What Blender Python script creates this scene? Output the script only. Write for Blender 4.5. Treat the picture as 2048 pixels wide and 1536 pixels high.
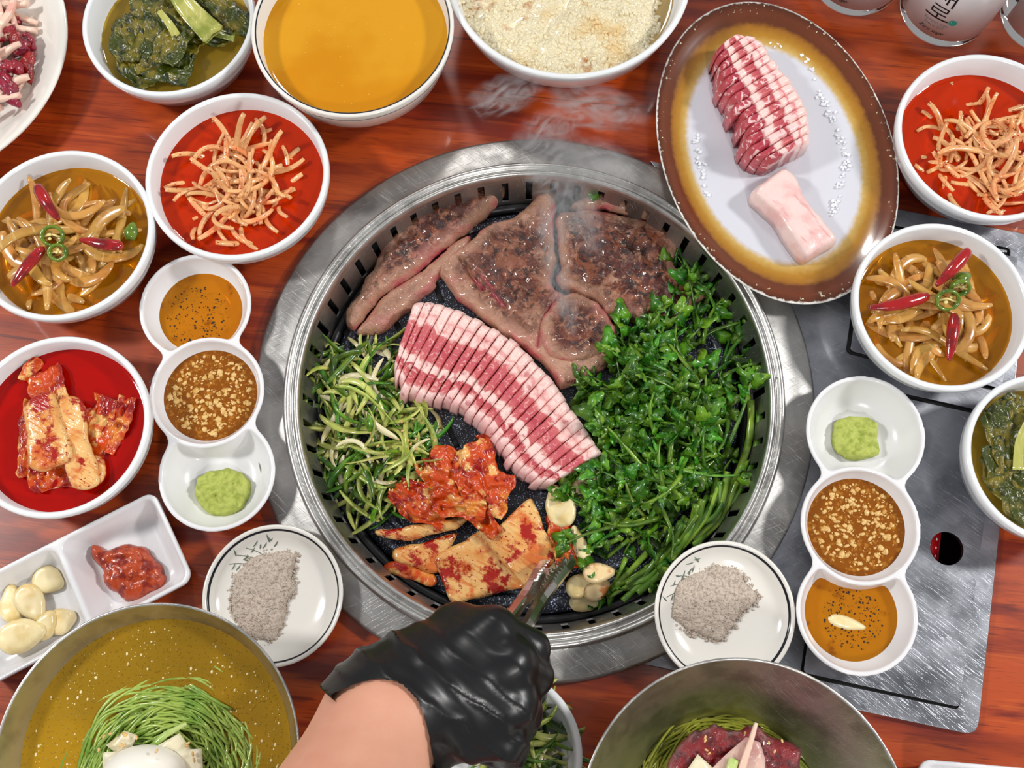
import bpy, bmesh, math, random
import numpy as np
from mathutils import Vector, Matrix, Euler
from mathutils.geometry import delaunay_2d_cdt

for o in list(bpy.data.objects):
    bpy.data.objects.remove(o)

# ------------------------------------------------------------------ camera
CM = 0.01                                   # everything below is laid out in centimetres
FPX, IW, IH = 2000.0, 2048.0, 1536.0        # focal length in pixels of a 2048x1536 frame
TILT = math.radians(15.0)                   # camera leans 15 degrees off straight down
DIST = 70.0
ST, CT = math.sin(TILT), math.cos(TILT)
CAM = np.array([0.0, -DIST * ST, DIST * CT])
FWD, UP, RIGHT = np.array([0, ST, -CT]), np.array([0, CT, ST]), np.array([1.0, 0, 0])
scene = bpy.context.scene
COL = scene.collection
cam_d = bpy.data.cameras.new('camera')
cam_d.sensor_width = 36.0
cam_d.lens = 36.0 * FPX / IW
cam_d.clip_start = 0.02
cam = bpy.data.objects.new('camera', cam_d)
cam.location = CAM * CM
cam.rotation_euler = (TILT, 0, 0)
COL.objects.link(cam)
scene.camera = cam

# ------------------------------------------------------------------ world, lamps, exposure
world = bpy.data.worlds.new('room_light')
scene.world = world
world.use_nodes = True
world.node_tree.nodes['Background'].inputs[0].default_value = (0.95, 0.97, 1.0, 1)
world.node_tree.nodes['Background'].inputs[1].default_value = 0.31

def area_lamp(name, loc, target, size, power, col):
    d = bpy.data.lights.new(name, 'AREA')
    d.shape = 'DISK'
    d.size = size
    d.energy = power
    d.color = col
    o = bpy.data.objects.new(name, d)
    o.location = loc
    v = Vector(target) - Vector(loc)
    o.rotation_euler = v.to_track_quat('-Z', 'Y').to_euler()
    COL.objects.link(o)
area_lamp('ceiling_lamp_left', (-1.25, 0.15, 1.20), (0, 0, 0), 0.20, 12.5, (1.0, 0.985, 0.96))
area_lamp('ceiling_lamp_right', (1.60, 0.30, 1.35), (0, 0, 0), 0.24, 20.0, (1.0, 0.985, 0.96))
area_lamp('added_glint_lamp', (-0.15, 1.45, 1.35), (0, 0, 0), 0.20, 5.0, (1.0, 0.97, 0.93))  # added unseen lamp behind the table, for glints on wet food
area_lamp('ceiling_lamp_front', (0.35, -1.15, 1.25), (0, 0, 0), 0.20, 7.0, (1.0, 0.97, 0.93))
scene.view_settings.view_transform = 'Standard'
scene.view_settings.look = 'None'
scene.view_settings.gamma = 1.0
scene.view_settings.use_curve_mapping = False
scene.view_settings.exposure = 0.1

# ------------------------------------------------------------------ helpers
random.seed(11)
rng = np.random.default_rng(11)
PI = math.pi

def ray(px, py):
    return FWD + RIGHT * (px - IW / 2) / FPX + UP * (IH / 2 - py) / FPX
def at(px, py, z=0.0):
    """point of the place, at height z (cm), seen at a pixel of the photograph"""
    d = ray(px, py)
    return CAM + d * ((z - CAM[2]) / d[2])
def cmpp(px, py, z=0.0):
    """centimetres per pixel there"""
    d = ray(px, py)
    return ((z - CAM[2]) / d[2]) / FPX
def pts(lst, z=0.0):
    return np.array([at(p[0], p[1], p[2] if len(p) > 2 else z) for p in lst])

def lin(c):
    r = []
    for x in c[:3]:
        x = x / 255.0
        r.append(x / 12.92 if x <= 0.04045 else ((x + 0.055) / 1.055) ** 2.4)
    return (r[0], r[1], r[2], 1.0)

# --- value noise in numpy
def _h(ix, iy, iz, seed):
    n = (ix * 374761393 + iy * 668265263 + iz * 2147483647 + seed * 144269504) & 0xffffffff
    n = ((n ^ (n >> 13)) * 1274126177) & 0xffffffff
    n = n ^ (n >> 16)
    return (n & 0xffff) / 65535.0
def vnoise(p, s=1.0, seed=0):
    p = np.asarray(p, float) * s
    i = np.floor(p).astype(np.int64)
    f = p - i
    f = f * f * (3 - 2 * f)
    r = 0
    for a in (0, 1):
        for b in (0, 1):
            for c in (0, 1):
                w = (f[:, 0] if a else 1 - f[:, 0]) * (f[:, 1] if b else 1 - f[:, 1]) * (f[:, 2] if c else 1 - f[:, 2])
                r = r + w * _h(i[:, 0] + a, i[:, 1] + b, i[:, 2] + c, seed)
    return r * 2 - 1
def fbm(p, s=1.0, seed=0, oct=3):
    r, a = 0, 1.0
    for k in range(oct):
        r = r + a * vnoise(p, s * 2 ** k, seed + k * 17)
        a *= 0.5
    return r / 1.75

# --- objects
ORG = {}
def build_mesh(name, v, f, mat, smooth=True, uv=None, attr=None, closed=True):
    v = np.asarray(v, float)
    if closed and len(f):
        c = v.mean(0); q = np.array([(t[0], t[1], t[2], t[3] if len(t) > 3 else t[2]) for t in f])
        A, B, C_, D = (v[q[:, k]] - c for k in range(4))
        vol = (A * np.cross(B, C_)).sum() + (A * np.cross(C_, D)).sum()
        if vol < 0: f = [tuple(t)[::-1] for t in f]
    me = bpy.data.meshes.new(name)
    me.from_pydata([tuple(x) for x in np.asarray(v, float) * CM], [], [tuple(int(i) for i in q) for q in f])
    if mat is not None:
        me.materials.append(mat)
    if smooth:
        me.polygons.foreach_set('use_smooth', [True] * len(me.polygons))
    if uv is not None:
        l = me.uv_layers.new(name='UVMap')
        li = np.zeros(len(me.loops), dtype=np.int32)
        me.loops.foreach_get('vertex_index', li)
        l.data.foreach_set('uv', np.asarray(uv, float)[li].ravel())
    if attr is not None:
        for k, a in attr.items():
            at_ = me.attributes.new(k, 'FLOAT', 'POINT')
            at_.data.foreach_set('value', np.asarray(a, float))
    me.update()
    return me
def tag(o, label=None, cat=None, group=None, kind=None):
    if label: o['label'] = label
    if cat: o['category'] = cat
    if group: o['group'] = group
    if kind: o['kind'] = kind
    return o
def thing(name, loc, label, cat, group=None, rot=(0, 0, 0)):
    o = bpy.data.objects.new(name, None)
    o.empty_display_size = 0.01
    o.location = Vector(loc) * CM
    o.rotation_euler = rot
    COL.objects.link(o)
    ORG[o.name] = np.array(loc, float)
    return tag(o, label, cat, group)
def obj(name, vf, mat, parent=None, label=None, cat=None, group=None, kind=None, smooth=True, uv=None, attr=None, org=None, closed=True):
    """one mesh object from points given in the place's centimetres"""
    v, f = np.asarray(vf[0], float), vf[1]
    if parent is not None:
        org = ORG[parent.name]
    elif org is None:
        org = np.array([v[:, 0].mean(), v[:, 1].mean(), v[:, 2].min()])
    me = build_mesh(name, v - org, f, mat, smooth, uv, attr, closed)
    o = bpy.data.objects.new(name, me)
    COL.objects.link(o)
    if parent is not None:
        o.parent = parent
    else:
        o.location = Vector(org) * CM
    ORG[o.name] = np.array(org, float)
    return tag(o, label, cat, group, kind)
def inst(name, me, loc, rot=(0, 0, 0), sc=1.0, parent=None, label=None, cat=None, group=None):
    o = bpy.data.objects.new(name, me)
    COL.objects.link(o)
    if parent is not None: o.parent = parent
    o.location = Vector(loc) * CM
    o.rotation_euler = rot
    o.scale = (sc, sc, sc) if not hasattr(sc, '__len__') else sc
    return tag(o, label, cat, group)
def bevel(o, w, seg=2, ang=0.5):
    m = o.modifiers.new('bevel', 'BEVEL')
    m.width = w * CM; m.segments = seg; m.limit_method = 'ANGLE'; m.angle_limit = ang
    return o

# --- shapes (verts, faces)
def lathe(prof, c=(0, 0, 0), n=72, sx=1.0, sy=1.0, rot=0.0):
    c = np.array(c, float)
    V, F, rows = [], [], []
    ca, sa = math.cos(rot), math.sin(rot)
    for r, z in prof:
        if r <= 1e-6:
            V.append((c[0], c[1], c[2] + z)); rows.append([len(V) - 1])
        else:
            ids = []
            for k in range(n):
                a = 2 * PI * k / n
                x, y = r * sx * math.cos(a), r * sy * math.sin(a)
                V.append((c[0] + x * ca - y * sa, c[1] + x * sa + y * ca, c[2] + z)); ids.append(len(V) - 1)
            rows.append(ids)
    for a, b in zip(rows[:-1], rows[1:]):
        for k in range(n):
            k2 = (k + 1) % n
            if len(a) == 1 and len(b) == 1: continue
            if len(a) == 1: F.append((a[0], b[k2], b[k]))
            elif len(b) == 1: F.append((a[k], a[k2], b[0]))
            else: F.append((a[k], a[k2], b[k2], b[k]))
    return np.array(V), F
def join(*vfs):
    V, F, o = [], [], 0
    for v, f in vfs:
        V.append(np.asarray(v, float)); F += [tuple(i + o for i in q) for q in f]; o += len(v)
    return np.vstack(V), F
def box(c, s, rot=0.0):
    c = np.array(c, float); s = np.array(s, float) / 2
    V = np.array([(x, y, z) for x in (-1, 1) for y in (-1, 1) for z in (-1, 1)], float) * s
    ca, sa = math.cos(rot), math.sin(rot)
    V = np.stack([V[:, 0] * ca - V[:, 1] * sa, V[:, 0] * sa + V[:, 1] * ca, V[:, 2]], 1) + c
    return V, [(0, 1, 3, 2), (4, 6, 7, 5), (0, 4, 5, 1), (2, 3, 7, 6), (0, 2, 6, 4), (1, 5, 7, 3)]
def crom(P, n, closed=False):
    """points along a smooth curve through P"""
    P = np.asarray(P, float)
    m = len(P)
    segs = m if closed else m - 1
    t = np.linspace(0, segs, n, endpoint=not closed)
    out = []
    for x in t:
        i = min(int(x), segs - 1); u = x - i
        g = lambda k: P[k % m] if closed else P[min(max(k, 0), m - 1)]
        p0, p1, p2, p3 = g(i - 1), g(i), g(i + 1), g(i + 2)
        out.append(0.5 * ((2 * p1) + (p2 - p0) * u + (2 * p0 - 5 * p1 + 4 * p2 - p3) * u * u + (3 * p1 - p0 - 3 * p2 + p3) * u ** 3))
    return np.array(out)
def sweep(P, w, t, n=8, sq=2.0, twist=0.0, up=(0, 0, 1)):
    """tube along P with half-width w (sideways) and half-thickness t"""
    P = np.asarray(P, float); m = len(P)
    w = np.broadcast_to(np.asarray(w, float), (m,)); t = np.broadcast_to(np.asarray(t, float), (m,))
    tw = np.linspace(0, twist, m)
    T = np.gradient(P, axis=0); T /= np.linalg.norm(T, axis=1)[:, None] + 1e-9
    up = np.array(up, float)
    F = []
    S = np.cross(T, np.broadcast_to(up, T.shape)); ln = np.linalg.norm(S, axis=1)
    bad = ln < 1e-3
    if bad.any(): S[bad] = np.cross(T[bad], (0, 1.0, 0)); ln = np.linalg.norm(S, axis=1)
    S /= ln[:, None]; U = np.cross(S, T)
    c_, s_ = np.cos(tw)[:, None], np.sin(tw)[:, None]
    S, U = S * c_ + U * s_, U * c_ - S * s_
    a = 2 * PI * (np.arange(n) + 0.5) / n
    ca = np.sign(np.cos(a)) * np.abs(np.cos(a)) ** (2 / sq); sa = np.sign(np.sin(a)) * np.abs(np.sin(a)) ** (2 / sq)
    V = (P[:, None] + S[:, None] * (w[:, None] * ca)[..., None] + U[:, None] * (t[:, None] * sa)[..., None]).reshape(-1, 3)
    for i in range(m - 1):
        for k in range(n):
            k2 = (k + 1) % n
            F.append((i * n + k, i * n + k2, (i + 1) * n + k2, (i + 1) * n + k))
    F.append(tuple(range(n - 1, -1, -1))); F.append(tuple(range((m - 1) * n, m * n)))
    return np.array(V), F
def seg_dist(P, poly):
    """distance of points to a closed outline"""
    A = poly; B = np.roll(poly, -1, 0)
    D = B - A; L2 = (D ** 2).sum(1) + 1e-12
    best = np.full(len(P), 1e9)
    for a, d, l in zip(A, D, L2):
        t = np.clip(((P - a) @ d) / l, 0, 1)
        q = a + t[:, None] * d
        best = np.minimum(best, np.hypot(P[:, 0] - q[:, 0], P[:, 1] - q[:, 1]))
    return best
def inside(P, poly):
    A = poly; B = np.roll(poly, -1, 0)
    r = np.zeros(len(P), bool)
    for a, b in zip(A, B):
        c = ((a[1] > P[:, 1]) != (b[1] > P[:, 1]))
        x = (b[0] - a[0]) * (P[:, 1] - a[1]) / (b[1] - a[1] + 1e-12) + a[0]
        r ^= c & (P[:, 0] < x)
    return r
def pillow(poly, z0, h, edge=0.6, res=0.3, namp=0.0, nscale=1.0, seed=0, wall=0.25, zfun=None, rough=0.0, smooth_outline=True, top_fn=None):
    """a slab with a rounded top from an outline (N x 2, cm)"""
    poly = np.asarray(poly, float)[:, :2]
    per = np.hypot(*(np.roll(poly, -1, 0) - poly).T).sum()
    n = max(12, int(per / (res * 0.9)))
    if smooth_outline: out = crom(poly, n, True)
    else:
        out = []
        for a, b in zip(poly, np.roll(poly, -1, 0)):
            k = max(1, int(np.hypot(*(b - a)) / res)); out += [a + (b - a) * i / k for i in range(k)]
        out = np.array(out)
    if rough:
        p3 = np.c_[out, np.full(len(out), seed * 3.1)]
        out = out + np.c_[fbm(p3, 1.3, seed), fbm(p3, 1.3, seed + 5)] * rough
    n = len(out)
    lo, hi = out.min(0), out.max(0)
    gx = np.arange(lo[0], hi[0], res); gy = np.arange(lo[1], hi[1], res * 0.866)
    G = np.array([(x + (res / 2 if j % 2 else 0), y) for j, y in enumerate(gy) for x in gx])
    if len(G):
        G = G[inside(G, out)]
    if len(G):
        G = G[seg_dist(G, out) > res * 0.45]
    allp = np.vstack([out, G]) if len(G) else out
    vs, es, fs, ov, _, _ = delaunay_2d_cdt([Vector(p) for p in allp], [(i, (i + 1) % n) for i in range(n)], [], 1, 1e-6)
    V2 = np.array([(v[0], v[1]) for v in vs])
    isout = np.array([any(i < n for i in o) if o else True for o in ov])
    d = np.where(isout, 0.0, seg_dist(V2, out))
    e = np.clip(d / edge, 0, 1)
    z = h * (wall + (1 - wall) * np.sqrt(np.clip(1 - (1 - e) ** 2, 0, 1)))
    P3 = np.c_[V2, np.full(len(V2), seed * 7.7)]
    if namp: z = z + fbm(P3, nscale, seed) * namp * np.clip(d / edge, 0.15, 1)
    if top_fn is not None: z = z + top_fn(V2, d)
    base = z0 + (zfun(V2) if zfun is not None else 0)
    m = len(V2)
    top = np.c_[V2, base + z]
    bot = np.c_[V2, np.broadcast_to(base, (m,))]
    F = []
    ids = {}
    for q in fs:
        a = V2[q[0]]; b = V2[q[1]]; c = V2[q[2]]
        if (b[0] - a[0]) * (c[1] - a[1]) - (b[1] - a[1]) * (c[0] - a[0]) < 0: q = q[::-1]
        F.append(tuple(q)); F.append(tuple(i + m for i in reversed(q)))
        for i in range(len(q)):
            ids[(q[i], q[(i + 1) % len(q)])] = 1
    for (a, b) in list(ids):
        if (b, a) not in ids: F.append((b, a, a + m, b + m))
    return np.vstack([top, bot]), F
def slab(outline, z0, z1, holes=()):
    """flat plate with optional holes"""
    loops = [np.asarray(outline, float)[:, :2]] + [np.asarray(h, float)[:, :2] for h in holes]
    P, E = [], []
    for l in loops:
        s = len(P); k = len(l)
        P += [Vector(p) for p in l]; E += [(s + i, s + (i + 1) % k) for i in range(k)]
    vs, es, fs, *_ = delaunay_2d_cdt(P, E, [], 1, 1e-6)
    V2 = np.array([(v[0], v[1]) for v in vs]); m = len(V2)
    if holes:
        cen = np.array([V2[list(q)].mean(0) for q in fs]); keep = np.ones(len(fs), bool)
        for l in loops[1:]: keep &= ~inside(cen, l)
        fs = [q for q, k in zip(fs, keep) if k]
    V = np.vstack([np.c_[V2, np.full(m, z1)], np.c_[V2, np.full(m, z0)]])
    F, ids = [], {}
    for q in fs:
        a, b, c = V2[q[0]], V2[q[1]], V2[q[2]]
        if (b[0] - a[0]) * (c[1] - a[1]) - (b[1] - a[1]) * (c[0] - a[0]) < 0: q = q[::-1]
        F.append(tuple(q)); F.append(tuple(i + m for i in reversed(q)))
        for i in range(len(q)): ids[(q[i], q[(i + 1) % len(q)])] = 1
    for (a, b) in list(ids):
        if (b, a) not in ids: F.append((b, a, a + m, b + m))
    return V, F
def circle(c, r, n=48):
    return np.array([(c[0] + r * math.cos(2 * PI * k / n), c[1] + r * math.sin(2 * PI * k / n)) for k in range(n)])
def rounded(poly, r, n=5):
    """round the corners of a polygon"""
    poly = np.asarray(poly, float)[:, :2]; out = []
    for i in range(len(poly)):
        p, a, b = poly[i], poly[i - 1], poly[(i + 1) % len(poly)]
        da = (a - p) / np.linalg.norm(a - p); db = (b - p) / np.linalg.norm(b - p)
        for k in range(n + 1):
            t = k / n
            out.append((1 - t) ** 2 * (p + da * r) + 2 * t * (1 - t) * p + t * t * (p + db * r))
    return np.array(out)
def surface_nets(fn, lo, hi, h):
    """mesh of the zero level of fn(points)"""
    lo = np.array(lo, float); hi = np.array(hi, float)
    ax = [np.arange(lo[i], hi[i] + h, h) for i in range(3)]
    X, Y, Z = np.meshgrid(*ax, indexing='ij')
    S = X.shape
    val = fn(np.stack([X.ravel(), Y.ravel(), Z.ravel()], 1)).reshape(S)
    neg = val < 0
    C = tuple(s - 1 for s in S)
    acc = np.zeros(C + (3,)); cnt = np.zeros(C)
    for axis in range(3):
        o1, o2 = [a for a in range(3) if a != axis]
        for i in (0, 1):
            for j in (0, 1):
                sl0 = [None] * 3; sl1 = [None] * 3
                sl0[axis] = slice(0, C[axis]); sl1[axis] = slice(1, C[axis] + 1)
                sl0[o1] = sl1[o1] = slice(i, C[o1] + i); sl0[o2] = sl1[o2] = slice(j, C[o2] + j)
                a, b = val[tuple(sl0)], val[tuple(sl1)]
                cr = (a < 0) != (b < 0)
                t = np.where(cr, a / np.where(cr, a - b, 1), 0)
                off = np.zeros(C + (3,))
                off[..., axis] = t; off[..., o1] = i; off[..., o2] = j
                acc += np.where(cr[..., None], off, 0); cnt += cr
    has = cnt > 0
    idx = -np.ones(C, int); cells = np.argwhere(has); idx[has] = np.arange(len(cells))
    V = lo + (cells + acc[has] / cnt[has][:, None]) * h
    F = []
    for axis in range(3):
        o1, o2 = (axis + 1) % 3, (axis + 2) % 3
        sl0 = [slice(1, S[k] - 1) for k in range(3)]; sl1 = list(sl0)
        sl0[axis] = slice(0, S[axis] - 1); sl1[axis] = slice(1, S[axis])
        n0, n1 = neg[tuple(sl0)], neg[tuple(sl1)]
        for flip in (0, 1):
            e = np.argwhere((n0 & ~n1) if flip == 0 else (~n0 & n1))
            if not len(e): continue
            e = e + np.array([0 if k == axis else 1 for k in range(3)])
            q = []
            for (d1, d2) in ((0, 0), (-1, 0), (-1, -1), (0, -1)):
                c = e.copy(); c[:, o1] += d1; c[:, o2] += d2
                q.append(idx[c[:, 0], c[:, 1], c[:, 2]])
            q = np.stack(q, 1)
            if flip: q = q[:, ::-1]
            F += [tuple(x) for x in q.tolist() if min(x) >= 0]
    return V, F
def smin(a, b, k):
    h = np.clip(0.5 + 0.5 * (b - a) / k, 0, 1)
    return b + (a - b) * h - k * h * (1 - h)
def smax(a, b, k):
    return -smin(-a, -b, k)
def sd_capsule(P, a, b, ra, rb, flat=None):
    a = np.array(a, float); b = np.array(b, float); d = b - a
    t = np.clip(((P - a) @ d) / (d @ d), 0, 1)
    return np.linalg.norm(P - (a + t[:, None] * d), axis=1) - (ra + (rb - ra) * t)
def crumple(c, w, l, rot, amp, seed, nu=22, nv=28, thick=0.08, fold=1.0, tilt=0.0, rag=0.25):
    """a crinkled leaf: warped sheet with real thickness"""
    u = np.linspace(-1, 1, nu); v = np.linspace(-1, 1, nv)
    U, Vv = np.meshgrid(u, v, indexing='ij'); U = U.ravel(); Vv = Vv.ravel()
    wid = w / 2 * (0.55 + 0.45 * np.sqrt(np.clip(1 - (Vv * 0.92) ** 2, 0, 1)))
    Q = np.c_[U * w / 2, Vv * l / 2, np.full(len(U), seed * 5.3)]
    x = U * wid + fbm(Q, 0.9, seed + 1) * rag * (0.4 + abs(U)) + 0.15 * w * fbm(Q, 0.35, seed + 3)
    y = Vv * l / 2 + fbm(Q, 0.9, seed + 2) * rag * (0.4 + abs(Vv))
    z = amp * (1 - np.abs(fbm(Q, 0.55, seed))) * fold + amp * 0.5 * (1 - 2 * np.abs(fbm(Q * [1.6, 0.8, 1], 1.1, seed + 9))) - 0.12 * amp * (U ** 2)
    z = z + y * tilt
    ca, sa = math.cos(rot), math.sin(rot)
    top = np.c_[c[0] + x * ca - y * sa, c[1] + x * sa + y * ca, c[2] + z]
    bot = top - np.array([0, 0, thick])
    m = nu * nv
    F = []
    for i in range(nu - 1):
        for j in range(nv - 1):
            a, b, c_, d = i * nv + j, (i + 1) * nv + j, (i + 1) * nv + j + 1, i * nv + j + 1
            F.append((a, b, c_, d)); F.append((d + m, c_ + m, b + m, a + m))
    ring = [i * nv for i in range(nu)] + [(nu - 1) * nv + j for j in range(1, nv)] + [i * nv + nv - 1 for i in range(nu - 2, -1, -1)] + [j for j in range(nv - 2, 0, -1)]
    for a, b in zip(ring, ring[1:] + ring[:1]): F.append((b, a, a + m, b + m))
    return np.vstack([top, bot]), F
def in_poly(poly, n, r=rng):
    poly = np.asarray(poly, float)[:, :2]; lo, hi = poly.min(0), poly.max(0); out = []
    while len(out) < n:
        p = lo + (hi - lo) * r.random(2)
        if inside(p[None], poly)[0]: out.append(p)
    return np.array(out)

# ------------------------------------------------------------------ materials
def mat(name, col, layers=(), rough=0.5, metal=0.0, spec=0.5, coat=0.0, sss=0.0, bump=(), vary=0.0, aniso=0.0, rough_layer=None, uvramp=None, rnd=37.0):
    m = bpy.data.materials.new(name); m.use_nodes = True
    nt = m.node_tree; N = nt.nodes; L = nt.links
    B = N['Principled BSDF']
    tc = N.new('ShaderNodeTexCoord')
    oi = N.new('ShaderNodeObjectInfo')
    sc = N.new('ShaderNodeVectorMath'); sc.operation = 'SCALE'; sc.inputs['Scale'].default_value = 100.0
    L.new(tc.outputs['Object'], sc.inputs[0])
    ad = N.new('ShaderNodeVectorMath'); ad.operation = 'ADD'
    mu = N.new('ShaderNodeMath'); mu.operation = 'MULTIPLY'; mu.inputs[1].default_value = rnd
    L.new(oi.outputs['Random'], mu.inputs[0])
    L.new(sc.outputs[0], ad.inputs[0]); L.new(mu.outputs[0], ad.inputs[1])
    def coords(stretch=None, rot=0.0):
        if stretch is None and not rot: return ad.outputs[0]
        mp = N.new('ShaderNodeMapping'); mp.vector_type = 'POINT'
        mp.inputs['Rotation'].default_value = (0, 0, rot)
        mp2 = N.new('ShaderNodeMapping'); mp2.inputs['Scale'].default_value = stretch or (1, 1, 1)
        L.new(ad.outputs[0], mp.inputs[0]); L.new(mp.outputs[0], mp2.inputs[0])
        return mp2.outputs[0]
    def tex(d):
        if d.get('type') == 'voronoi':
            t = N.new('ShaderNodeTexVoronoi'); t.inputs['Scale'].default_value = d['s']
            L.new(coords(d.get('stretch'), d.get('rot', 0)), t.inputs['Vector']); return t.outputs['Distance']
        t = N.new('ShaderNodeTexNoise'); t.inputs['Scale'].default_value = d['s']
        t.inputs['Detail'].default_value = d.get('d', 3); t.inputs['Distortion'].default_value = d.get('dist', 0)
        t.inputs['Roughness'].default_value = d.get('nr', 0.55)
        L.new(coords(d.get('stretch'), d.get('rot', 0)), t.inputs['Vector']); return t.outputs['Fac']
    def remap(src, lo, hi, a=0.0, b=1.0):
        r = N.new('ShaderNodeMapRange'); r.interpolation_type = 'SMOOTHSTEP'
        r.inputs[1].default_value = lo; r.inputs[2].default_value = hi; r.inputs[3].default_value = a; r.inputs[4].default_value = b
        L.new(src, r.inputs[0]); return r.outputs[0]
    cur = None
    if uvramp is not None:
        uvn = N.new('ShaderNodeUVMap'); uvn.uv_map = 'UVMap'
        sp = N.new('ShaderNodeSeparateXYZ'); L.new(uvn.outputs[0], sp.inputs[0])
        nz = tex(uvramp['noise']); s1 = N.new('ShaderNodeMath'); s1.operation = 'MULTIPLY_ADD'
        L.new(nz, s1.inputs[0]); s1.inputs[1].default_value = uvramp['amp']; L.new(sp.outputs[uvramp.get('axis', 1)], s1.inputs[2])
        s2 = N.new('ShaderNodeMath'); s2.operation = 'SUBTRACT'; L.new(s1.outputs[0], s2.inputs[0]); s2.inputs[1].default_value = uvramp['amp'] * 0.5
        cr = N.new('ShaderNodeValToRGB'); e = cr.color_ramp.elements
        st = uvramp['stops']
        e[0].position, e[0].color = st[0][0], lin(st[0][1]); e[1].position, e[1].color = st[-1][0], lin(st[-1][1])
        for p, c in st[1:-1]:
            x = e.new(p); x.color = lin(c)
        L.new(s2.outputs[0], cr.inputs[0]); cur = cr.outputs[0]
    for d in layers:
        mask = remap(tex(d), d['lo'], d['hi'])
        if d.get('attr'):
            an = N.new('ShaderNodeAttribute'); an.attribute_name = d['attr']
            if d.get('attr_mode') == 'add':
                mm = N.new('ShaderNodeMath'); mm.operation = 'ADD'; L.new(tex(d), mm.inputs[0]); L.new(an.outputs['Fac'], mm.inputs[1])
                mask = remap(mm.outputs[0], d['lo'], d['hi'])
            else:
                mm = N.new('ShaderNodeMath'); mm.operation = 'MULTIPLY'; L.new(mask, mm.inputs[0]); L.new(an.outputs['Fac'], mm.inputs[1]); mask = mm.outputs[0]
        if d.get('amt') is not None:
            mm = N.new('ShaderNodeMath'); mm.operation = 'MULTIPLY'; L.new(mask, mm.inputs[0]); mm.inputs[1].default_value = d['amt']; mask = mm.outputs[0]
        mx = N.new('ShaderNodeMix'); mx.data_type = 'RGBA'
        L.new(mask, mx.inputs[0])
        if cur is None: mx.inputs[6].default_value = lin(col)
        else: L.new(cur, mx.inputs[6])
        mx.inputs[7].default_value = lin(d['c'])
        cur = mx.outputs[2]
    if vary:
        hs = N.new('ShaderNodeHueSaturation')
        r = N.new('ShaderNodeMapRange'); r.inputs[3].default_value = 1 - vary; r.inputs[4].default_value = 1 + vary
        L.new(oi.outputs['Random'], r.inputs[0]); L.new(r.outputs[0], hs.inputs['Value'])
        r2 = N.new('ShaderNodeMapRange'); r2.inputs[3].default_value = 0.5 - vary * 0.06; r2.inputs[4].default_value = 0.5 + vary * 0.06
        m7 = N.new('ShaderNodeMath'); m7.operation = 'FRACT'; m8 = N.new('ShaderNodeMath'); m8.operation = 'MULTIPLY'; m8.inputs[1].default_value = 7.31
        L.new(oi.outputs['Random'], m8.inputs[0]); L.new(m8.outputs[0], m7.inputs[0]); L.new(m7.outputs[0], r2.inputs[0]); L.new(r2.outputs[0], hs.inputs['Hue'])
        if cur is None: hs.inputs['Color'].default_value = lin(col)
        else: L.new(cur, hs.inputs['Color'])
        cur = hs.outputs[0]
    if cur is None: B.inputs['Base Color'].default_value = lin(col)
    else: L.new(cur, B.inputs['Base Color'])
    if rough_layer:
        L.new(remap(tex(rough_layer), rough_layer['lo'], rough_layer['hi'], rough_layer['a'], rough_layer['b']), B.inputs['Roughness'])
    else: B.inputs['Roughness'].default_value = rough
    B.inputs['Metallic'].default_value = metal
    B.inputs['Specular IOR Level'].default_value = spec
    B.inputs['Coat Weight'].default_value = coat
    B.inputs['Coat Roughness'].default_value = 0.08
    if aniso: B.inputs['Anisotropic'].default_value = aniso
    if sss:
        B.inputs['Subsurface Weight'].default_value = sss
        B.inputs['Subsurface Radius'].default_value = (0.006, 0.003, 0.002)
        B.inputs['Subsurface Scale'].default_value = 0.6
    last = None
    for d in bump:
        b = N.new('ShaderNodeBump'); b.inputs['Strength'].default_value = d.get('st', 0.5); b.inputs['Distance'].default_value = d['h'] * CM
        src = tex(d)
        if 'lo' in d: src = remap(src, d['lo'], d['hi'])
        L.new(src, b.inputs['Height'])
        if last is not None: L.new(last, b.inputs['Normal'])
        last = b.outputs[0]
    if last is not None:
        L.new(last, B.inputs['Normal'])
    return m
def liquid_mat(name, tint, body, opacity, rough=0.05, layers=(), bump=()):
    """see-through tinted liquid: tint filters what lies below, body is its own cloudiness"""
    m = mat(name, body, layers=layers, rough=0.6, spec=0.0, bump=bump)
    nt = m.node_tree; N = nt.nodes; L = nt.links
    B = N['Principled BSDF']; O = N['Material Output']
    tr = N.new('ShaderNodeBsdfTransparent'); tr.inputs[0].default_value = lin(tint)
    gl = N.new('ShaderNodeBsdfGlossy'); gl.inputs['Roughness'].default_value = rough; gl.inputs[0].default_value = (1, 1, 1, 1)
    fr = N.new('ShaderNodeFresnel'); fr.inputs[0].default_value = 1.36
    m1 = N.new('ShaderNodeMixShader'); m1.inputs[0].default_value = opacity
    L.new(tr.outputs[0], m1.inputs[1]); L.new(B.outputs[0], m1.inputs[2])
    m2 = N.new('ShaderNodeMixShader'); L.new(fr.outputs[0], m2.inputs[0]); L.new(m1.outputs[0], m2.inputs[1]); L.new(gl.outputs[0], m2.inputs[2])
    if bump:
        nb = [n for n in N if n.type == 'BUMP'][-1]
        L.new(nb.outputs[0], gl.inputs['Normal'])
    L.new(m2.outputs[0], O.inputs[0])
    return m
MT = {}
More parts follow.
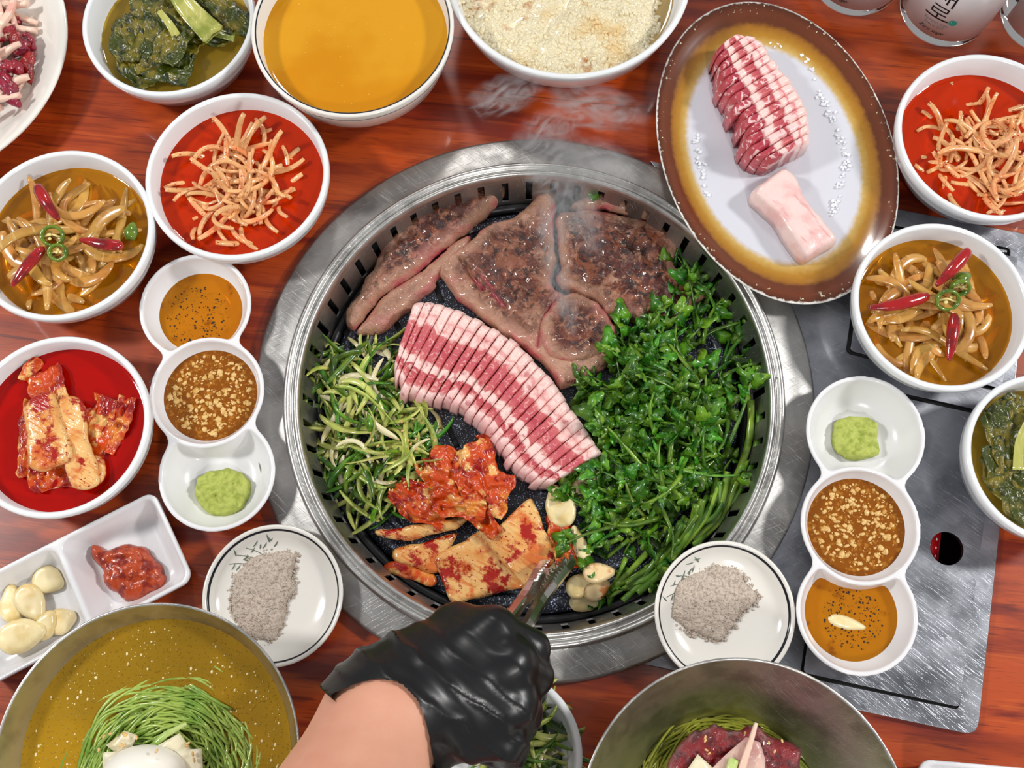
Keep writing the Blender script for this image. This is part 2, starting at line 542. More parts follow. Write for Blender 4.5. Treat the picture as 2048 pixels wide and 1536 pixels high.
MT['wood'] = mat('lacquered_red_wood', (178, 69, 15), [
    dict(c=(126, 32, 6), s=1.0, stretch=(0.05, 0.42, 1), rot=0.10, lo=0.42, hi=0.66, d=4, dist=1.2),
    dict(c=(208, 98, 34), s=1.0, stretch=(0.07, 0.8, 1), rot=0.10, lo=0.54, hi=0.74, d=3, dist=0.8, amt=0.75),
    dict(c=(84, 18, 4), s=1.0, stretch=(0.4, 9.0, 1), rot=0.10, lo=0.54, hi=0.72, d=5, amt=0.6), dict(c=(92, 20, 6), s=1.0, stretch=(0.08, 1.6, 1), rot=0.10, lo=0.60, hi=0.68, d=4, dist=1.0, amt=0.7)],
    rough=0.32, coat=0.35, bump=[dict(s=1.0, stretch=(0.3, 8, 1), rot=0.10, h=0.01, st=0.25)])
SCR = [dict(s=1.0, stretch=(0.5, 30, 1), rot=0.7, h=0.012, st=0.35, d=2, lo=0.6, hi=0.7), dict(s=1.0, stretch=(0.6, 25, 1), rot=-0.5, h=0.012, st=0.35, d=2, lo=0.62, hi=0.7)]
MT['ring_steel'] = mat('worn_ring_steel', (186, 184, 181), [dict(c=(140, 138, 136), s=0.25, lo=0.4, hi=0.7), dict(c=(225, 225, 225), s=1.0, stretch=(0.4, 22, 1), rot=0.75, lo=0.66, hi=0.72, d=2), dict(c=(225, 225, 225), s=1.0, stretch=(0.5, 26, 1), rot=-0.4, lo=0.67, hi=0.72, d=2)],
    metal=1.0, rough_layer=dict(s=0.5, lo=0.35, hi=0.7, a=0.38, b=0.52), bump=SCR + [dict(s=14, h=0.006, st=0.3)])
MT['sheet_steel'] = mat('brushed_sheet_steel', (168, 170, 177), [dict(c=(124, 126, 132), s=0.3, lo=0.35, hi=0.7), dict(c=(215, 218, 225), s=1.0, stretch=(0.6, 24, 1), rot=0.6, lo=0.63, hi=0.72, d=3)],
    metal=1.0, rough_layer=dict(s=0.4, lo=0.35, hi=0.7, a=0.26, b=0.42), bump=SCR + [dict(s=1.0, stretch=(1.5, 18, 1), rot=0.15, h=0.008, st=0.3)])
MT['bowl_steel'] = mat('spun_bowl_steel', (214, 212, 208), [dict(c=(176, 174, 170), s=0.5, lo=0.4, hi=0.7)], metal=1.0, rough=0.34, bump=[dict(s=1.0, stretch=(6, 6, 40), h=0.006, st=0.25)] + SCR)
MT['tong_steel'] = mat('polished_tong_steel', (206, 202, 196), metal=1.0, rough=0.2, bump=[dict(s=3, h=0.01, st=0.15)])
MT['black_iron'] = mat('black_iron', (26, 26, 28), rough=0.4, bump=[dict(s=6, h=0.02, st=0.4)])
MT['dark'] = mat('tub_and_shade_black', (9, 9, 10), rough=0.8)  # black of the tub; also stands in for shade in gaps and slits
MT['pan'] = mat('black_speckled_pan', (36, 38, 45), [dict(c=(140, 152, 190), s=7.5, lo=0.635, hi=0.68, d=1), dict(c=(214, 220, 232), s=11, lo=0.665, hi=0.70, d=1)], rough=0.34, bump=[dict(s=20, h=0.008, st=0.4)])
MT['glaze'] = mat('white_glaze', (236, 238, 240), rough=0.16, coat=0.5)
MT['glaze_warm'] = mat('warm_white_glaze', (236, 232, 224), rough=0.14, coat=0.5)
MT['melamine'] = mat('white_melamine', (235, 234, 236), rough=0.24, coat=0.3, bump=[dict(s=0.6, h=0.03, st=0.15)])
MT['line_black'] = mat('black_rim_line', (22, 24, 34), rough=0.2)
MT['print_green'] = mat('grey_green_print', (108, 118, 104), rough=0.25)
# sears and meat
MT['steak'] = mat('seared_beef', (182, 138, 114), [
    dict(c=(184, 118, 108), s=0.35, lo=0.48, hi=0.68, d=3),
    dict(c=(128, 66, 38), s=0.4, lo=0.30, hi=0.50, d=7, dist=0.8, attr='sear'),
    dict(c=(84, 32, 20), s=0.8, lo=0.42, hi=0.55, d=7, dist=0.8, attr='sear'),
    dict(c=(44, 16, 12), s=1.6, lo=0.51, hi=0.62, d=7, dist=0.8, attr='sear'),
    dict(c=(190, 140, 108), s=1.8, lo=0.55, hi=0.66, d=6, dist=1.4, amt=0.45),
    dict(c=(190, 70, 88), s=0.5, lo=0.44, hi=0.62, d=3, attr='side')],
    rough=0.30, coat=0.45, bump=[dict(s=1.3, h=0.20, st=0.9, d=6, dist=0.6), dict(s=1.0, stretch=(1.2, 6, 2), rot=0.7, h=0.10, st=0.7, d=3), dict(s=8.0, h=0.05, st=0.8, d=3)])
FAT, FAT2, LEAN, LEAN2 = (246, 212, 205), (240, 194, 187), (206, 104, 106), (186, 70, 80)
MT['pork'] = mat('raw_pork_belly', (240, 200, 195), [
    dict(c=(236, 176, 170), s=3.2, lo=0.54, hi=0.64, d=4, dist=1.0, amt=0.75),
    dict(c=(176, 52, 68), s=1.2, lo=0.62, hi=0.70, d=3, amt=0.6, attr='lean')],
    uvramp=dict(noise=dict(s=0.7, d=5, dist=0.9), amp=0.36, stops=[(0.0, FAT), (0.17, FAT), (0.205, FAT2), (0.225, (226, 150, 150)), (0.25, FAT2), (0.30, FAT), (0.34, LEAN), (0.48, (196, 84, 96)), (0.60, LEAN), (0.635, FAT), (0.71, FAT), (0.74, LEAN2), (0.82, LEAN), (0.86, FAT), (1.0, (232, 176, 176))]),
    rnd=0.5, rough=0.36, coat=0.25, sss=0.12, bump=[dict(s=5, h=0.03, st=0.5, d=4)])
MT['porkred'] = mat('raw_pork_shoulder', (214, 110, 118), [
    dict(c=(244, 205, 204), s=1.4, lo=0.56, hi=0.62, d=4, dist=1.2, amt=0.9)],
    uvramp=dict(noise=dict(s=0.7, d=4, dist=0.6), amp=0.26, stops=[(0.0, FAT), (0.20, FAT), (0.24, (224, 130, 134)), (0.29, FAT), (0.36, FAT), (0.40, LEAN2), (0.55, LEAN), (0.59, FAT), (0.68, FAT), (0.72, (170, 48, 66)), (0.9, LEAN2), (1.0, (196, 90, 98))]),
    rnd=0.5, rough=0.36, coat=0.25, sss=0.12, bump=[dict(s=5, h=0.03, st=0.5, d=4)])
MT['fat'] = mat('pale_pork_fat', (243, 214, 208), [dict(c=(235, 186, 182), s=0.6, lo=0.45, hi=0.72, d=3), dict(c=(222, 150, 150), s=1.0, stretch=(0.4, 2, 1), rot=0.8, lo=0.60, hi=0.70, d=3, amt=0.6)], rough=0.32, coat=0.3, sss=0.2, bump=[dict(s=1.2, h=0.10, st=0.5, d=3)])
# greens
MT['leaf'] = mat('parsley_leaf', (84, 138, 28), [dict(c=(40, 88, 14), s=1.2, lo=0.4, hi=0.65), dict(c=(128, 168, 52), s=2.0, lo=0.56, hi=0.70, amt=0.8)], rough=0.26, coat=0.3, vary=0.4, bump=[dict(s=5, h=0.05, st=0.7)])
MT['stem'] = mat('parsley_stem', (112, 150, 44), [dict(c=(72, 118, 30), s=0.8, lo=0.4, hi=0.65)], rough=0.3, coat=0.3, vary=0.35, bump=[dict(s=1.0, stretch=(6, 6, 6), h=0.02, st=0.4)])
MT['scal_g'] = mat('scallion_green', (92, 132, 30), [dict(c=(46, 92, 16), s=0.7, lo=0.42, hi=0.62), dict(c=(160, 110, 40), s=3, lo=0.66, hi=0.72, amt=0.7)], rough=0.28, coat=0.4, vary=0.4)
MT['scal_l'] = mat('scallion_pale', (186, 190, 100), [dict(c=(140, 160, 58), s=0.7, lo=0.42, hi=0.66), dict(c=(176, 96, 32), s=4, lo=0.66, hi=0.72, amt=0.8)], rough=0.28, coat=0.4, vary=0.22)
MT['scal_w'] = mat('scallion_white', (226, 216, 176), [dict(c=(196, 186, 116), s=0.7, lo=0.45, hi=0.7), dict(c=(186, 90, 36), s=4, lo=0.67, hi=0.73, amt=0.8)], rough=0.28, coat=0.4, vary=0.12)
MT['olive_leaf'] = mat('pickled_dark_leaf', (62, 70, 12), [dict(c=(122, 108, 26), s=0.4, lo=0.46, hi=0.62, d=3), dict(c=(26, 40, 6), s=1.1, lo=0.5, hi=0.66, d=4), dict(c=(158, 150, 70), s=1.0, stretch=(0.5, 4, 1), rot=0.6, lo=0.66, hi=0.72, d=2, amt=0.6)], rough=0.25, coat=0.2, bump=[dict(s=2.2, h=0.14, st=0.8, d=4)])
MT['pale_stem'] = mat('pickled_pale_stem', (184, 182, 96), [dict(c=(130, 140, 52), s=0.5, lo=0.42, hi=0.68), dict(c=(210, 204, 140), s=1, stretch=(3, 0.6, 1), lo=0.55, hi=0.7, amt=0.6)], rough=0.2, coat=0.6, bump=[dict(s=1, stretch=(4, 0.6, 1), h=0.05, st=0.5)])
MT['radish'] = mat('spiced_radish', (236, 178, 120), [dict(c=(226, 138, 78), s=0.8, lo=0.45, hi=0.7), dict(c=(176, 40, 14), s=5, lo=0.63, hi=0.68, d=3)], rough=0.25, coat=0.5, sss=0.1, vary=0.10)
MT['onion'] = mat('soy_pickled_onion', (204, 152, 74), [dict(c=(176, 116, 44), s=0.5, lo=0.42, hi=0.7), dict(c=(226, 186, 120), s=1.0, stretch=(3, 0.5, 1), lo=0.58, hi=0.7, amt=0.7)], rough=0.22, coat=0.5, sss=0.1, vary=0.14)
MT['chili'] = mat('red_chili', (168, 14, 16), [dict(c=(118, 6, 12), s=0.9, lo=0.45, hi=0.65)], rough=0.16, coat=0.7, bump=[dict(s=1.6, h=0.10, st=0.6)])
MT['green_chili'] = mat('green_chili', (104, 130, 30), [dict(c=(70, 100, 20), s=0.9, lo=0.45, hi=0.65)], rough=0.18, coat=0.6)
MT['seed'] = mat('pale_seed', (238, 216, 140), rough=0.4)
KR = (176, 24, 8)
MT['kimchi_w'] = mat('kimchi_white_leaf', (236, 186, 116), [dict(c=(224, 150, 74), s=0.4, lo=0.42, hi=0.66, d=4), dict(c=(214, 106, 44), s=0.7, lo=0.52, hi=0.66, d=5), dict(c=(216, 118, 48), s=1.0, stretch=(0.5, 4, 1), rot=0.5, lo=0.55, hi=0.66, d=4, amt=0.8), dict(c=(168, 24, 6), s=0.55, lo=0.51, hi=0.58, d=7, nr=0.68), dict(c=(140, 20, 8), s=4.5, lo=0.645, hi=0.68, d=3)], rough=0.2, coat=0.6, sss=0.05, bump=[dict(s=1.0, stretch=(0.4, 3.2, 1), rot=0.5, h=0.14, st=0.7, d=3), dict(s=5, h=0.05, st=0.6)])
MT['kimchi_r'] = mat('kimchi_red_leaf', (204, 70, 12), [dict(c=(224, 138, 52), s=0.7, lo=0.50, hi=0.68, d=4), dict(c=(150, 14, 6), s=0.9, lo=0.50, hi=0.62, d=5), dict(c=(240, 190, 110), s=0.8, lo=0.57, hi=0.66, d=4, amt=0.85)], rough=0.22, coat=0.35, bump=[dict(s=1.6, h=0.16, st=0.8, d=4), dict(s=6, h=0.04, st=0.5)])
MT['garlic'] = mat('garlic', (240, 222, 172), [dict(c=(226, 198, 130), s=0.7, lo=0.45, hi=0.7)], rough=0.28, coat=0.3, sss=0.2, vary=0.05)
MT['garlic_b'] = mat('browned_garlic', (238, 210, 158), [dict(c=(206, 130, 66), s=0.9, lo=0.52, hi=0.68), dict(c=(150, 60, 20), s=1.3, lo=0.66, hi=0.72)], rough=0.28, coat=0.3, sss=0.15)
MT['beef_raw'] = mat('raw_beef', (150, 22, 40), [dict(c=(104, 8, 24), s=1.5, lo=0.45, hi=0.65), dict(c=(214, 120, 126), s=3, lo=0.60, hi=0.70, amt=0.8)], rough=0.24, coat=0.5, vary=0.15, bump=[dict(s=6, h=0.07, st=0.9)])
MT['pear'] = mat('pear_strip', (238, 202, 182), [dict(c=(226, 160, 146), s=0.7, lo=0.5, hi=0.72), dict(c=(246, 224, 204), s=2, lo=0.55, hi=0.7)], rough=0.35, coat=0.2, sss=0.15, vary=0.06)
MT['rice'] = mat('rice_grain', (236, 220, 182), [dict(c=(228, 194, 136), s=0.25, lo=0.5, hi=0.68, d=3), dict(c=(186, 112, 36), s=0.3, lo=0.60, hi=0.70, d=5)], rough=0.3, coat=0.6, sss=0.15)
MT['powder'] = mat('seasoned_salt', (204, 190, 176), [dict(c=(184, 166, 150), s=6, lo=0.45, hi=0.62, d=4)], rough=0.9, bump=[dict(s=9, h=0.06, st=0.9, d=4)])
MT['salt'] = mat('coarse_salt', (236, 238, 242), rough=0.3, sss=0.1)
MT['wasabi'] = mat('wasabi', (178, 188, 88), [dict(c=(150, 164, 62), s=2, lo=0.45, hi=0.65, d=4)], rough=0.55, bump=[dict(s=4, h=0.08, st=0.8, d=4)])
MT['paste'] = mat('red_soybean_paste', (184, 66, 16), [dict(c=(130, 26, 10), s=1.6, lo=0.45, hi=0.62, d=4), dict(c=(214, 120, 50), s=3.5, lo=0.66, hi=0.72)], rough=0.24, coat=0.3, bump=[dict(s=3, h=0.10, st=0.8, d=4)])
MT['gochu'] = mat('dark_red_chili_sauce', (128, 10, 20), [dict(c=(84, 4, 10), s=1.6, lo=0.45, hi=0.62, d=4), dict(c=(200, 60, 40), s=5, lo=0.68, hi=0.72)], rough=0.28, coat=0.5, bump=[dict(s=5, h=0.10, st=0.9, d=4)])
MT['noodle'] = mat('green_noodle', (164, 188, 84), [dict(c=(110, 148, 48), s=0.4, lo=0.42, hi=0.66)], rough=0.25, coat=0.4, sss=0.1)
MT['noodle_y'] = mat('yellow_green_noodle', (176, 178, 60), [dict(c=(140, 150, 40), s=0.4, lo=0.42, hi=0.66)], rough=0.25, coat=0.4)
MT['egg'] = mat('egg_white', (242, 238, 226), rough=0.3, coat=0.2, sss=0.2)
MT['radish_slice'] = mat('pickled_radish_slice', (238, 228, 196), [dict(c=(222, 206, 160), s=0.5, lo=0.45, hi=0.7)], rough=0.3, coat=0.3, sss=0.15)
MT['radish_pink'] = mat('pink_radish_slice', (226, 190, 176), [dict(c=(206, 150, 146), s=0.5, lo=0.45, hi=0.7), dict(c=(240, 220, 200), s=2, lo=0.55, hi=0.7)], rough=0.3, coat=0.3, sss=0.15)
MT['cucumber'] = mat('cucumber_stick', (196, 214, 130), [dict(c=(150, 186, 80), s=0.6, lo=0.45, hi=0.65)], rough=0.3, coat=0.3)
MT['sesame'] = mat('sesame', (222, 180, 116), rough=0.5, vary=0.15)
MT['minced'] = mat('minced_garlic', (226, 186, 116), [dict(c=(206, 156, 76), s=1.2, lo=0.45, hi=0.65)], rough=0.3, coat=0.3)
MT['pepper'] = mat('ground_pepper', (32, 24, 14), rough=0.6)
MT['skin'] = mat('forearm_skin', (226, 166, 138), [dict(c=(214, 146, 120), s=0.15, lo=0.35, hi=0.75), dict(c=(230, 176, 150), s=0.8, lo=0.4, hi=0.8, amt=0.3)], rough=0.5, sss=0.2, bump=[dict(s=12, h=0.012, st=0.4)])
MT['glove'] = mat('black_nitrile_glove', (13, 14, 16), rough=0.34, spec=0.5, bump=[dict(s=1.0, stretch=(0.10, 0.75, 0.4), rot=0.65, h=0.25, st=0.5, d=1, dist=0.3), dict(s=1.0, stretch=(0.2, 2.2, 1), rot=0.65, h=0.04, st=0.35, d=1)])
MT['red_can'] = mat('red_printed_can', (186, 12, 24), rough=0.3)
MT['white_dot'] = mat('white_print', (236, 236, 236), rough=0.4)
MT['label'] = mat('paper_label', (232, 232, 232), [dict(c=(222, 224, 226), s=0.3, lo=0.4, hi=0.7)], rough=0.5)
MT['ink'] = mat('black_ink', (16, 16, 18), rough=0.5)
MT['ink_grey'] = mat('grey_ink', (120, 120, 122), rough=0.5)
MT['teal'] = mat('teal_seal', (20, 156, 136), rough=0.4)
MT['cap'] = mat('bottle_cap', (200, 202, 206), rough=0.3, metal=1.0)
# liquids
MT['soup'] = liquid_mat('yellow_broth', (236, 170, 40), (226, 160, 34), 0.86, layers=[dict(c=(216, 142, 18), s=0.15, lo=0.4, hi=0.65), dict(c=(236, 186, 84), s=6, lo=0.68, hi=0.74, d=3)], bump=[dict(s=3, h=0.01, st=0.25)])
MT['brine_y'] = liquid_mat('amber_brine', (255, 210, 92), (226, 142, 18), 0.26)
MT['brine_g'] = liquid_mat('olive_brine', (248, 226, 140), (206, 164, 52), 0.28)
MT['brine_r'] = liquid_mat('orange_brine', (244, 100, 18), (216, 54, 4), 0.62)
MT['brine_k'] = liquid_mat('red_kimchi_brine', (220, 40, 14), (178, 10, 2), 0.84)
MT['oil'] = liquid_mat('sesame_oil', (255, 216, 90), (230, 158, 20), 0.34, layers=[dict(c=(160, 96, 12), s=0.9, lo=0.58, hi=0.75)])
MT['garlic_sauce'] = liquid_mat('garlic_soy_sauce', (210, 130, 40), (150, 84, 18), 0.78, layers=[dict(c=(190, 124, 44), s=3, lo=0.5, hi=0.66, d=4)], bump=[dict(s=5, h=0.02, st=0.4)])
MT['nbroth'] = liquid_mat('cloudy_noodle_broth', (210, 170, 44), (182, 138, 24), 0.84, layers=[dict(c=(156, 120, 22), s=0.12, lo=0.4, hi=0.65)], bump=[dict(s=2.2, h=0.03, st=0.3, d=4), dict(s=6, h=0.05, st=0.8, d=1, lo=0.62, hi=0.72)])
MT['rice_water'] = liquid_mat('rice_water', (226, 206, 160), (206, 178, 120), 0.6)
def plate_mat():
    m = mat('brown_gold_plate_glaze', (232, 232, 238), rough=0.2, coat=0.5)
    nt = m.node_tree; N = nt.nodes; L = nt.links; B = N['Principled BSDF']
    an = N.new('ShaderNodeAttribute'); an.attribute_name = 'band'
    tc = N.new('ShaderNodeTexCoord')
    nz = N.new('ShaderNodeTexNoise'); nz.inputs['Scale'].default_value = 260; nz.inputs['Detail'].default_value = 4
    L.new(tc.outputs['Object'], nz.inputs['Vector'])
    ma = N.new('ShaderNodeMath'); ma.operation = 'MULTIPLY_ADD'; ma.inputs[1].default_value = 0.035
    L.new(nz.outputs[0], ma.inputs[0]); L.new(an.outputs['Fac'], ma.inputs[2])
    cr = N.new('ShaderNodeValToRGB'); e = cr.color_ramp.elements
    st = [(0.0, (214, 215, 224)), (0.705, (214, 215, 224)), (0.745, (200, 166, 92)), (0.80, (176, 126, 36)), (0.85, (158, 104, 26)), (0.88, (100, 48, 18)), (0.94, (110, 52, 22)), (0.985, (84, 38, 14)), (0.993, (236, 232, 224)), (1.0, (240, 238, 232))]
    e[0].position, e[0].color = st[0][0], lin(st[0][1]); e[1].position, e[1].color = st[-1][0], lin(st[-1][1])
    for p, c in st[1:-1]:
        x = e.new(p); x.color = lin(c)
    L.new(ma.outputs[0], cr.inputs[0])
    n2 = N.new('ShaderNodeTexNoise'); n2.inputs['Scale'].default_value = 330; n2.inputs['Detail'].default_value = 5
    L.new(tc.outputs['Object'], n2.inputs['Vector'])
    r = N.new('ShaderNodeMapRange'); r.inputs[1].default_value = 0.655; r.inputs[2].default_value = 0.675
    L.new(n2.outputs[0], r.inputs[0])
    r3 = N.new('ShaderNodeMapRange'); r3.inputs[1].default_value = 0.90; r3.inputs[2].default_value = 0.93
    L.new(an.outputs['Fac'], r3.inputs[0])
    mm = N.new('ShaderNodeMath'); mm.operation = 'MULTIPLY'; L.new(r.outputs[0], mm.inputs[0]); L.new(r3.outputs[0], mm.inputs[1])
    mx = N.new('ShaderNodeMix'); mx.data_type = 'RGBA'; L.new(mm.outputs[0], mx.inputs[0]); L.new(cr.outputs[0], mx.inputs[6]); mx.inputs[7].default_value = lin((224, 222, 190))
    L.new(mx.outputs[2], B.inputs['Base Color'])
    return m
MT['plate'] = plate_mat()
def glass_mat():
    m = bpy.data.materials.new('clear_glass'); m.use_nodes = True
    B = m.node_tree.nodes['Principled BSDF']
    B.inputs['Base Color'].default_value = (0.93, 0.97, 0.95, 1); B.inputs['Roughness'].default_value = 0.03
    B.inputs['Transmission Weight'].default_value = 1.0; B.inputs['IOR'].default_value = 1.38
    return m
MT['glass'] = glass_mat()
MT['glint'] = mat('pale_glint', (232, 214, 160), rough=0.05, coat=1.0)  # pale gloss for the flecks that stand in for glints

# ------------------------------------------------------------------ table, built-in grill, steel top
GC = at(1068, 783, 0.9)[:2]
def ring_pts(r, n=96, c=None):
    c = GC if c is None else c
    return circle(c, r, n)
RECT = np.array([(-75, -48), (75, -48), (75, 48), (-75, 48)], float)
tb = thing('dining_table', (0, 0, -75), 'red-brown lacquered wooden table under all the dishes', 'table')
t_out = []
for a, b in zip(RECT, np.roll(RECT, -1, 0)): t_out += [a + (b - a) * k / 12 for k in range(12)]
bevel(obj('table_top', slab(np.array(t_out), -3.0, 0.0, [ring_pts(18.0), circle(at(1893, 1097, 0.4)[:2], 3.2, 32)]), MT['wood'], tb, smooth=False), 0.3)
for sx in (-1, 1):
    for sy in (-1, 1):
        obj('leg', box((sx * 68, sy * 41, -39), (6, 6, 72)), MT['wood'], tb, smooth=False)

fl = obj('floor', box((0, 0, -76), (400, 400, 2)), mat('grey_floor_tile', (120, 112, 104), rough=0.5), smooth=False)
tag(fl, 'grey floor far below the table', None, None, 'structure')

# --- steel worktop beside the grill
FL, FR, BR, BL = (at(*p, 0.4)[:2] for p in ((1200, 1310), (1955, 1472), (2062, 470), (1300, 322)))
ws = thing('steel_worktop', (FR[0], FR[1], 0), 'brushed steel worktop set into the table right of the grill', 'worktop')
def arc(r, a0, a1, n=40):
    return np.array([(GC[0] + r * math.cos(a), GC[1] + r * math.sin(a)) for a in np.linspace(a0, a1, n)])
angF = math.atan2(FL[1] - GC[1], FL[0] - GC[0]); angB = math.atan2(BL[1] - GC[1], BL[0] - GC[0])
def inset_quad(d):
    Q = np.array([FL, FR, BR, BL]); out = []
    for i in range(4):
        p, a, b = Q[i], Q[i - 1], Q[(i + 1) % 4]
        da = (a - p) / np.linalg.norm(a - p); db = (b - p) / np.linalg.norm(b - p)
        out.append(p + (da + db) * d)
    return out
corner = lambda p, a, b, r: rounded(np.array([a, p, b]), r)[6:12]
def frame_outline(d, r, rc):
    q = inset_quad(d)
    front0 = q[0] if d == 0 else q[0]
    o = [front0] + list(corner(q[1], q[0], q[2], rc)) + list(corner(q[2], q[1], q[3], rc)) + [q[3]]
    return np.vstack([np.array(o), arc(r, angB, angF)])
obj('base_sheet', slab(frame_outline(0.15, 17.6, 0.8), 0.005, 0.22, [circle(at(1893, 1097, 0.4)[:2], 33 * cmpp(1893, 1097) + 0.05, 40)]), MT['dark'], ws, smooth=False)
# rim strip along front, right and back
def strip(a, b, c_, d_, z0, z1): return slab(np.array([a, b, c_, d_]), z0, z1)
q0, q1 = inset_quad(0), inset_quad(1.35)
ro = list(corner(q0[1], q0[0], q0[2], 0.9)) + list(corner(q0[2], q0[1], q0[3], 0.9))
ri = list(corner(q1[1], q1[0], q1[2], 0.35)) + list(corner(q1[2], q1[1], q1[3], 0.35))
rim_out = np.array([q0[0]] + ro + [q0[3], q1[3]] + ri[::-1] + [q1[0]])
bevel(obj('rim', slab(rim_out, 0.005, 0.42), MT['sheet_steel'], ws, smooth=False), 0.22, 4)
pA = np.array([at(*p, 0.4)[:2] for p in ((1690, 770), (1995, 838), (1918, 1414), (1606, 1345))])
pB = np.array([at(*p, 0.4)[:2] for p in ((1733, 470), (2036, 515), (2003, 778), (1700, 702))])
holeC = at(1893, 1097, 0.4)[:2]
hr = 33 * cmpp(1893, 1097)
bevel(obj('lid_panel', slab(rounded(pA, 0.3), 0.23, 0.46, [circle(holeC, hr, 40)]), MT['sheet_steel'], ws, smooth=False), 0.08, 3)
bevel(obj('lid_panel', slab(rounded(pB, 0.3), 0.23, 0.46), MT['sheet_steel'], ws, smooth=False), 0.08, 3)
# sheet between the grill and the panels, with cut-outs for the lids
q2 = inset_quad(1.55)
grow = lambda P, g: np.array([p + (p - P.mean(0)) / np.linalg.norm(p - P.mean(0)) * g for p in P])
sheet_out = np.vstack([[q2[0]], [q2[1]], [q2[2]], [q2[3]], arc(17.7, angB - 0.05, angF + 0.05)])
gA, gB = rounded(grow(pA, 0.35), 0.4), rounded(grow(pB, 0.35), 0.4)
# keep the lids inside the sheet
bevel(obj('top_sheet', slab(sheet_out, 0.225, 0.45, [gA, gB]), MT['sheet_steel'], ws, smooth=False), 0.07, 2)
# what shows through the finger hole
cn = thing('drink_can', (holeC[0] - 1.5, holeC[1] + 0.5, -12), 'red can with white dots seen through the round hole in the steel lid', 'can')
HOLE_TUBE = lathe([(hr + 0.02, 0.2), (hr + 0.02, -0.2)], (holeC[0], holeC[1], 0.2), 40)

obj('dark_hole_backing', box((holeC[0] + 0.8, holeC[1], -4.6), (7.5, 8, 0.3)), MT['dark'], ws, smooth=False)  # black plate added below so the hole shows dark
# --- the round grill
gx, gy = GC
gr = thing('barbecue_grill', (gx, gy, -8), 'round steel tabletop grill with slotted inner wall', 'grill')
obj('outer_ring', lathe([(18.4, 0.46), (19.25, 0.46), (19.4, 0.58), (19.35, 0.74), (19.15, 0.84), (18.2, 0.92), (17.35, 1.02), (17.25, 1.06)], (gx, gy, 0), 160), MT['ring_steel'], gr)
obj('inner_rim', lathe([(17.27, 0.9), (17.25, 1.08), (17.12, 1.34), (16.98, 1.42), (16.84, 1.36), (16.74, 1.18), (16.64, 1.12), (16.54, 1.18), (16.46, 1.34), (16.34, 1.42), (16.2, 1.36), (16.1, 1.15), (16.06, 0.9)], (gx, gy, 0), 160), MT['bowl_steel'], gr)
# slotted wall: 56 slots left open
NS, ZR = 56, [0.95, 0.55, -1.75, -2.6]
RR = [16.08, 16.0, 15.62, 15.5]
ang = []
for k in range(NS):
    b = 2 * PI * k / NS; w = 2 * PI / NS
    ang += [b, b + w * 0.28, b + w * 0.46, b + w * 0.74]
V, F = [], []
for layer in (0.0, 0.12):
    for r, z in zip(RR, ZR):
        for a in ang: V.append((gx + (r + layer) * math.cos(a), gy + (r + layer) * math.sin(a), z))
na = len(ang)
for i in range(3):
    for k in range(na):
        if i == 1 and k % 4 == 0: continue
        k2 = (k + 1) % na
        F.append((i * na + k, (i + 1) * na + k, (i + 1) * na + k2, i * na + k2))
for k in range(0, na, 4):     # thickness of each slot
    k2 = (k + 1) % na; o = 4 * na
    A, B_, C_, D = 1 * na + k, 1 * na + k2, 2 * na + k2, 2 * na + k
    F += [(A, B_, B_ + o, A + o), (B_, C_, C_ + o, B_ + o), (C_, D, D + o, C_ + o), (D, A, A + o, D + o)]
obj('slotted_wall', (np.array(V), F), MT['ring_steel'], gr, smooth=False, closed=False)
obj('fire_tub', lathe([(17.6, 0.4), (16.6, 0.3), (16.3, -4.5), (15.0, -7.0), (0, -7.2)], (gx, gy, 0), 96), MT['dark'], gr, closed=False)
obj('support_ring', lathe([(15.5, -2.5), (15.55, -2.25), (15.42, -2.0), (15.2, -1.95), (15.0, -2.1), (14.95, -2.5), (15.0, -3.1), (15.5, -3.1)], (gx, gy, 0), 128), MT['black_iron'], gr)
PZ = -2.2
pn = thing('grill_pan', (gx, gy, -3.4), 'black speckled round grill pan carrying the meat and greens', 'pan')
obj('cooking_plate', lathe([(0, PZ), (12.5, PZ), (12.65, PZ + 0.05), (12.8, PZ + 0.22), (13.1, PZ + 0.24), (13.22, PZ + 0.02), (13.35, PZ - 0.15), (13.65, PZ - 0.15), (13.8, PZ + 0.1), (13.92, PZ + 0.26), (14.3, PZ + 0.26), (14.45, PZ + 0.05), (14.7, PZ - 0.1), (14.85, PZ - 0.3), (14.8, PZ - 0.9), (0, PZ - 1.0)], (gx, gy, 0), 128), MT['pan'], pn)
for (x0, y0, x1, y1) in ((868, 560, 884, 606), (790, 640, 806, 674), (690, 662, 720, 690), (725, 660, 745, 690), (895, 850, 915, 895), (1250, 660, 1275, 700), (1000, 390, 1045, 398), (1010, 415, 1060, 423), (930, 905, 960, 935), (1180, 840, 1200, 870)):
    a, b = at(x0, y0, PZ), at(x1, y1, PZ)
    P = np.linspace(a, b, 6); P[:, 2] = PZ + 0.002
    obj('slit', sweep(P, 0.22, 0.03, 8), MT['dark'], pn)  # dark strip on the surface, painting the shade of an open slit

